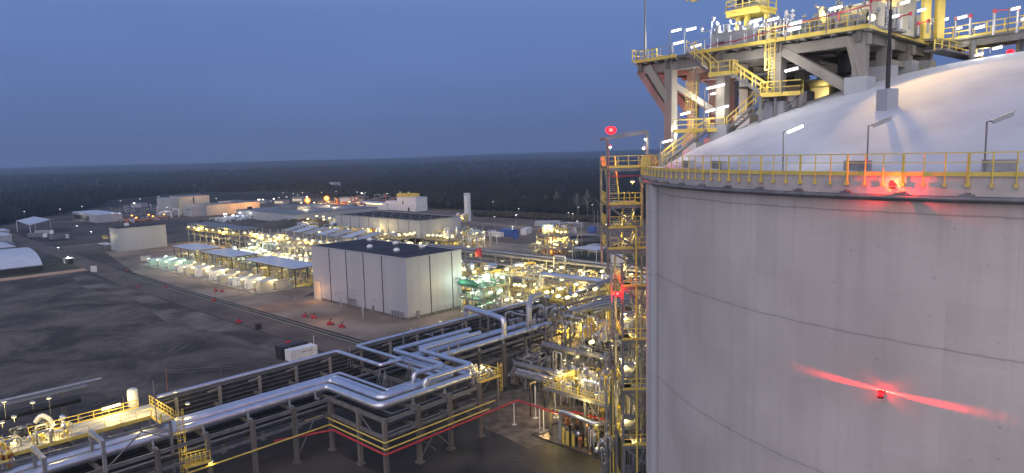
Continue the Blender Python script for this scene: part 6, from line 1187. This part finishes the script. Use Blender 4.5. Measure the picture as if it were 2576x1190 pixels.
# upper rack with the flat purple roof
ur = thing('upper_rack', 'long flat roofed pipe rack crossing behind the process platforms', 'pipe rack', W(176, 150, 0))
b = GB(); b.box((174.5, 100, 11.2), (180.5, 212, 11.4)); part(b, 'roof_slab', 'roof_g', ur); b = GB(); b.ibeam((174.4, 100, 10.9), (174.4, 212, 10.9), .3, .6); part(b, 'edge_beam', 'galv', ur)
for j in range(102, 214, 8): 
    for i in (174.6, 180.2): b = GB(); b.bar((i, j, 0), (i, j, 10.9), .4); part(b, 'column', 'galv', ur)
    b = GB(); b.bar((174.6, j, 7), (180.2, j, 7), .3); part(b, 'cross_beam', 'galv', ur)
for k, (z, i, r, m) in enumerate(((7.4, 175, .3, 'clad'), (7.4, 176.2, .22, 'galv'), (7.5, 177.4, .4, 'clad_d'), (9, 175.5, .2, 'galv'), (9, 178.6, .3, 'steel'), (11.8, 175.6, .25, 'clad_d'), (11.7, 176.6, .18, 'galv'))): b = GB(); b.tube([(i, 100, z), (i, 212, z)], r, 6); part(b, 'pipe', m, ur)
o = GB(); o.tube([(173.8, 146, 7), (173.8, 146, 13), (173.8, 141, 13), (173.8, 141, 11.6)], .35, 8, bend=.8); tag(o.build('pipe_bend', M['clad']), 'silver pipe bend rising over the edge of the upper rack', 'pipe')
for k, (px, py, z) in enumerate(((1225, 667, 12.5), (1243, 672, 12), (1264, 656, 11.5), (1308, 683, 11), (1319, 664, 12), (1344, 671, 11), (1365, 665, 11), (1388, 668, 11), (1404, 676, 11), (1466, 687, 11), (1500, 686, 10), (1530, 700, 11), (1185, 640, 12), (1430, 680, 11), (1547, 694, 11), (1288, 690, 10))):
    p = at(px, py, z); disc_light(p - Vector((0, 0, 1.2)), 1.2, 'lamp along the upper rack, %s from the left' % ORD(sorted([1225, 1243, 1264, 1308, 1319, 1344, 1365, 1388, 1404, 1466, 1500, 1530, 1185, 1430, 1547, 1288]).index(px)), 'lampw', .6, 600 if k % 3 == 0 else 0, group='lamps along the upper rack')
# equipment under the roofless building
block('pipe_corridor', 'band of yellow lit pipes glowing under the front wall of the roofless building', 'pipes', 214, 224, 282, 352, (5.2,), 51, e=900, nl=14, n=170, ms=('yellow', 'clad', 'galv', 'orange', 'white'), step=9, rmax=.35, vess=6, zh=3)
block('pipe_corridor', 'lit hoops and pipes at the near right corner of the roofless building', 'pipes', 226, 256, 258, 278, (4.5,), 52, e=1700, nl=10, n=130, ms=('clad', 'galv', 'yellow', 'white'), step=8, rmax=.3, vess=5, zh=4)
block('pipe_corridor', 'grey pipe run between the roofless building and the big one', 'pipes', 190, 202, 214, 330, (6,), 53, e=2600, nl=10, n=150, ms=('galv', 'clad', 'steel', 'clad_d'), railm='galv', step=12, rmax=.3, vess=0, zh=2)
o = thing('hoop_pipes', 'three lit silver hoops at the right end of the pipe corridor', 'pipes', W(244, 256, 0)); 
for k in range(5): b = GB(); b.tube([(232 + 5 * k, 250, 0), (232 + 5 * k, 250, 7.5), (232 + 5 * k, 254, 7.5), (232 + 5 * k, 254, 0)], .25, 6, bend=1.5); part(b, 'hoop', 'clad', o)
# lit pipe tower at right
block('pipe_tower', 'tall pipe tower with green white lit tanks on top, beyond the upper rack', 'tower', 231, 243, 190, 204, (5, 10.5), 54, lamp='lampw', e=3600, nl=8, n=150, ms=('galv', 'yellow', 'orange', 'clad'), railm='galv', vess=0, rmax=.3, zh=4.6)
o = thing('top_tanks', 'two lit pale tanks in a frame on top of the tall pipe tower', 'tanks', W(235, 196, 10.5))
for k, (i, j, m) in enumerate(((233, 201, 'teal'), (234, 197.6, 'white'), (237, 193, 'cream'))): b = GB(); b.vessel((i, j, 11.2), (i, j, 14.4), 1.3); part(b, 'tank', m, o)
light('lamp', W(231, 198, 15.5), 1100, (.9, 1, .85), o, .4)
block('process_platform', 'grey pipe heap at the left foot of the pipe tower', 'pipes', 234, 246, 204, 214, (3,), 55, e=200, nl=1, n=60, ms=('galv', 'steel', 'clad_d'), rails=False, vess=0)
for k, (px, py, e) in enumerate(((1348, 700 - 70, 300), (1434, 631, 300), (1398, 661, 300), (1425, 663, 300), (1375, 592, 500))): p = at(px, py, 9); disc_light(p - Vector((0, 0, 1)), 1, 'lamp of the pipe tower, %s from the left' % ORD([0, 4, 2, 3, 1][k]), 'lampw', .6, e, group='lamps of the pipe tower')
# ---------------------------------------------------------------- long lit rack of the far process area
def lit_rack(label, i0, i1, j0, j1, h, seed, roof, nlamp, e):
    e *= 2.1
    r2 = random.Random(seed); o = thing('lit_rack', label, 'pipe rack', W((i0 + i1) / 2, (j0 + j1) / 2, 0), 'lit racks of the far process area')
    n = round((j1 - j0) / 8)
    for k in range(n + 1):
        j = j0 + (j1 - j0) * k / n
        for i in (i0, i1): b = GB(); b.bar((i, j, 0), (i, j, h + 3), .4); part(b, 'column', 'galv', o)
        b = GB(); b.bar((i0, j, h), (i1, j, h), .4); b.bar((i0, j, h * .55), (i1, j, h * .55), .35); part(b, 'cross_beam', 'galv', o)
    b = GB(); b.box((i0 - 1, j0, h - .1), (i1, j1, h)); part(b, 'floor', 'galv', o)
    b = GB(); b.rail([(i0 - 1, j0, h), (i0 - 1, j1, h)], t=.12, step=2.2); part(b, 'railing', 'yellow', o)
    for m, q in (('clad', 30), ('yellow', 20), ('galv', 26)):
        b = GB()
        for k in range(int(q * (j1 - j0) / 60)):
            i = i0 - .8 + 3 * r2.random(); j = j0 + (j1 - j0) * r2.random(); z = r2.choice((h, h, 0, h * .55)); zt_ = z + .6 + 2.2 * r2.random(); b.tube([(i, j, z), (i, j, zt_), (i, min(j1, j + 5 * r2.random()), zt_)], .1 + .16 * r2.random(), 5)
        part(b, {'clad': 'silver_pipes', 'yellow': 'yellow_pipes', 'galv': 'galvanised_pipes'}[m], m, o)
    for z in (h + .4, h * .55 + .4):
        b = GB()
        for k in range(5): b.tube([(i0 + 1 + k, j0, z), (i0 + 1 + k, j1, z)], .22, 5)
        part(b, 'long_pipes', 'clad_d', o)
    if roof: b = GB(); b.box((i0 - .2, j0, h + 3), (i1 + 3, j1, h + 3.25)); part(b, 'roof', roof, o)
    for k in range(nlamp):
        j = j0 + (j1 - j0) * (k + .5) / nlamp; b = GB(); b.bar((i0 - 1, j, h + 1.6), (i0 + .2, j, h + 2.4), .1); part(b, 'lamp_arm', 'galv', o); b = GB(); b.vessel((i0 - 1.3, j - .45, h + 1.6), (i0 - 1.3, j + .45, h + 1.6), .46, 8); part(b, 'lamp_glass', 'lampw', o)
    for k in range(max(2, nlamp // 3)): j = j0 + (j1 - j0) * (k + .5) / max(2, nlamp // 3); light('lamp', W(i0 - 1.8, j, h + 1.2), e / max(2, nlamp // 3), WARM, o, .4); 
    light('lamp', W(i0 - 2, (j0 + j1) / 2, 3), e * .25, WARM, o, .5)
    return o
lit_rack('long lit rack with a flat grey roof and a row of yellow lamps, leftmost part', 163, 172, 352, 418, 7.5, 61, 'roof_g', 8, 5200)
lit_rack('middle part of the long lit rack with yellow lamps and open top', 165, 175, 300, 350, 7.8, 62, None, 8, 4800)
lit_rack('right part of the long lit rack ending behind the big building', 166, 177, 240, 298, 8.0, 63, None, 9, 4800)
o = thing('panel_roof', 'row of pale slanting roof panels behind the middle of the long lit rack', 'roof', W(182, 300, 8)); 
for k in range(7): b = GB(); j = 262 + k * 11; b.add([(178, j, 10.2), (190, j + 1, 12), (190, j + 8, 12), (178, j + 7, 10.2), (178, j, 10), (190, j + 1, 11.8), (190, j + 8, 11.8), (178, j + 7, 10)], [(0, 1, 2, 3), (7, 6, 5, 4), (0, 4, 5, 1), (1, 5, 6, 2), (2, 6, 7, 3), (3, 7, 4, 0)]); part(b, 'panel', 'roof_l' if k % 2 else 'panel_d', o)
for j in (264, 300, 338): b = GB(); b.bar((180, j, 0), (180, j, 10.2), .4); part(b, 'leg', 'galv', o)
# white vaporiser frames under the rack
for k, (j0_, j1_) in enumerate(((246, 258), (264, 276), (282, 292), (300, 312), (318, 328))):
    block('vaporiser', 'tall white framed vaporiser before the long rack, %s from the right' % ORD(k), 'vaporiser', 156, 162, j0_, j1_, (4.2, 7.4), 70 + k, e=260, nl=3, n=26, ms=('white', 'galv', 'yellow'), colm='panel_d', colw=.7, railm='galv', vess=1, vm='white', group='vaporisers before the long rack', floor='galv', step=4)
for k in range(3):
    block('pump_station', 'cluster of lit pumps and valves on the ground before the vaporisers, %s from the right' % ORD(k), 'pumps', 143, 154, 238 + 30 * k, 262 + 30 * k, (3.2,), 80 + k, e=1500, nl=9, n=90, ms=('white', 'yellow', 'galv', 'teal'), vess=5, vm='white', group='pump clusters before the vaporisers', lamp='lampw' if k < 2 else 'lampg', c=WARM if k < 2 else GREEN, lpole=2)
# canopies with skids
for k, (j0_, j1_) in enumerate(((228, 267.5), (279, 308), (315, 341))):
    o = thing('canopy', 'flat blue grey canopy on thin posts over the white skids, %s from the right' % ORD(k), 'canopy', W(131, (j0_ + j1_) / 2, 0), 'canopies over the skids')
    b = GB(); b.box((125, j0_, 7.3), (136.8, j1_, 7.5)); part(b, 'roof', 'roof_l', o); b = GB(); b.box((124.95, j0_ - .05, 7.0), (136.85, j0_ + .15, 7.29)); b.box((124.95, j0_ + .16, 7.0), (125.15, j1_, 7.29)); part(b, 'fascia', 'dark', o)
    n = max(2, round((j1_ - j0_) / 10))
    for q in range(n + 1):
        for i in (125.5, 136): b = GB(); b.bar((i, j0_ + .4 + (j1_ - j0_ - .8) * q / n, 0), (i, j0_ + .4 + (j1_ - j0_ - .8) * q / n, 7.0), .26); part(b, 'post', 'dark', o)
    for q in range(3): light('lamp', W(128 + q, j0_ + (j1_ - j0_) * (q + .5) / 3, 5.2), 420, (1, .86, .42), o, .4)
    valves('yellow lit pipes and hoses packed under the canopy, %s canopy from the right' % ORD(k), 126, 136, j0_ + 1, j1_ - 1, .1, 4.2, 110, 90 + k, ('yellow', 'clad', 'white', 'galv'), rmax=.2, hor=4)
    for q in range(4):
        jj = j0_ + (j1_ - j0_) * (q + .5) / 4; b = GB(); b.vessel((127, jj, 6.6), (127.9, jj, 6.6), .2, 8); part(b, 'lamp_glass', 'lampw', o)
tag(GB().box((126, 229, .01), (135, 233.4, .35)).build('yellow_ramp', M['yellow']), 'yellow edged plinth at the right end of the near canopy', 'plinth'); o = GB(); o.flight((134.6, 227.6, 4.8), (129.4, 226.6, .3), 1.2); o.rail([(134.6, 227, 4.8), (129.4, 226, .3)], t=.12, kick=False); tag(o.build('yellow_stair', M['yellow']), 'yellow stair beside the right end of the near canopy', 'stair')
tag(GB().box((111.2, 228.2, .02), (136.8, 346, .28)).build('skid_slab', M['conc']), 'pale concrete slab under the white skids and canopies', 'slab')
def white_skid(j, k, near, gr=False):
    w_ = near; o = thing('white_skid', '%s white pump enclosure in the row before the canopies, counting from the right' % ORD(k), 'enclosure', W(115, j, .28), 'white enclosures before the canopies')
    b = GB(); b.box((112.2 if not w_ else 113.5, j, .3), (118.5, j + 3.2, 3.9 if w_ else 3.0)); part(b, 'body', ('white' if k % 3 else 'cream') if not gr else 'teal', o)
    b = GB(); b.box((112.1 if not w_ else 113.4, j - .1, 3.91 if w_ else 3.01), (118.6, j + 3.3, 4.05 if w_ else 3.15)); part(b, 'lid', 'roof_l', o)
    b = GB(); b.box((115.2, j - .04, .5), (117, j - .003, 2.6)); b.box((112.15 if not w_ else 113.45, j + 1, .6), (112.19 if not w_ else 113.49, j + 2.2, 2.4)); part(b, 'door', 'cream', o)
    b = GB(); b.box((119.5, j + .3, .3), (124, j + 2.8, 2.6)); b.vessel((119.2, j + 1.6, 2.9), (124, j + 1.6, 2.9), .55, 10); part(b, 'motor_unit', 'cream' if not gr else 'teal', o)
    r2 = random.Random(k); b = GB()
    for q in range(14): x = 118.8 + 6 * r2.random(); y = j - .8 + 4.5 * r2.random(); z = 1 + 2.6 * r2.random(); b.tube([(x, y, .3), (x, y, z), (x + 1.6 * r2.random(), y, z), (x + 1.6, y, .3)], .07 + .06 * r2.random(), 5)
    part(b, 'pipework', 'clad', o); b = GB(); b.rail([(111.6, j - .6, .3), (111.6, j + 1, .3)], t=.08, h=1.6, step=.6, kick=False); part(b, 'guard', 'galv', o)
    b = GB(); b.vessel((112.6, j + 3.7, 3.6 if w_ else 3.1), (113.4, j + 3.7, 3.6 if w_ else 3.1), .28, 8); part(b, 'lamp_glass', 'lampw' if not gr else 'lampg', o); b = GB(); b.vessel((118.6, j - .6, 3.9), (119.6, j - .6, 3.9), .26, 8); part(b, 'lamp_glass', 'lampw' if not gr else 'lampg', o)
    light('lamp', W(112.0, j + 4.3, 3.7), 420, (1, .8, .36) if not gr else GREEN, o, .25); light('lamp', W(118, j - 1.3, 3.9), 280, (1, .8, .36) if not gr else GREEN, o, .25)
for k, (j, nr) in enumerate(((231.4, 1), (240.4, 1), (250.5, 0), (261, 0), (270.8, 1), (284.5, 1), (293, 0), (302, 0), (313, 1), (323, 1), (334, 0))): white_skid(j, k, nr, k > 7)
for k in range(6): 
    p = at(*((478, 592), (490, 640), (560, 589), (640, 600), (700, 612), (565, 655))[k], 7); 
# far pipe yard under the orange floodlights, parking with red lights, heaps
def heap(label, px0, py0, px1, py1, n, seed, ms, e, c, nl=5, lampm='lampw', h=3.5):
    p, q = at(px0, py0), at(px1, py1); a, d = ij(p), ij(q); i0, i1 = sorted((a[0], d[0])); j0, j1 = sorted((a[1], d[1]))
    o = valves(label, i0, i1, j0, j1, 0, h, n, seed, ms, name='pipe_yard', cat='pipe yard', rmax=.8, hor=14, group='far pipe yards', merged=True); r2 = random.Random(seed)
    for k in range(nl): i, j = i0 + (i1 - i0) * r2.random(), j0 + (j1 - j0) * r2.random(); b = GB(); b.bar((i, j, 0), (i, j, h + 1.5), .2); part(b, 'lamp_post', 'steel', o); b = GB(); b.vessel((i - .6, j, h + 1.8), (i + .6, j, h + 1.8), .5, 8); part(b, 'lamp_glass', lampm, o)
    for k in range(2): light('lamp', W(i0 + (i1 - i0) * (k + .5) / 2, (j0 + j1) / 2, h + 4), e / 2, c, o, .5)
heap('rusty pipes and scaffold heaps glowing orange under the floodlights', 780, 532, 900, 512, 150, 101, ('orange', 'galv', 'yellow', 'steel'), 6000, (1, .5, .15), 6, 'lampw')
heap('lit pipe yard before the orange lit one', 770, 556, 842, 536, 110, 102, ('cream', 'yellow', 'clad', 'white'), 9000, (1, .75, .4), 9)
heap('reddish lit heap of building material left of the long hall', 322, 562, 395, 548, 110, 103, ('orange', 'galv', 'dark', 'clad_d'), 1500, (1, .5, .3), 5, 'lampo', 2)
heap('white steel frames standing beside the long hall', 392, 556, 428, 520, 60, 104, ('galv', 'white', 'steel'), 700, COOL, 3, 'lamp', 7)
heap('bright white lit parked equipment behind the left end of the long rack', 560, 560, 622, 548, 90, 105, ('white', 'clad', 'teal'), 1500, COOL, 5, 'lamp', 3)
heap('bare dark poles and scaffolds behind the roofless building', 890, 532, 950, 508, 120, 106, ('steel', 'orange', 'galv'), 1200, (1, .6, .3), 2, 'lamp', 9)
heap('lit pipework row left of the roofless building', 785, 578, 846, 556, 120, 107, ('clad', 'yellow', 'galv', 'white'), 6500, WARM, 10, 'lampw', 3.5)
heap('small lights of parked lorries on the far yard by the flat hall', 650, 512, 690, 508, 30, 108, ('white', 'dark'), 900, COOL, 5, 'lamp', 2)
# mounds of earth behind the long rack
o = MB(); r9 = random.Random(9); c_ = at(755, 568); vs = []; fs = []
for a in range(9):
    for q in range(24):
        x = -40 + 80 * q / 23; y = -16 + 32 * a / 8; z = max(0, 5 * (1 - (y / 16) ** 2) * (1 - (x / 40) ** 2) * (.7 + .5 * r9.random())); vs.append((c_.x + x, c_.y + y, z + .02))
o.add(vs, [(a * 24 + q, a * 24 + q + 1, (a + 1) * 24 + q + 1, (a + 1) * 24 + q) for a in range(8) for q in range(23)], True); tag(o.build('earth_mound', m_gr), 'dark mound of earth between the flat hall and the long rack', 'mound')
# drop the helper property
for o in bpy.data.objects:
    if '_w' in o: del o['_w']
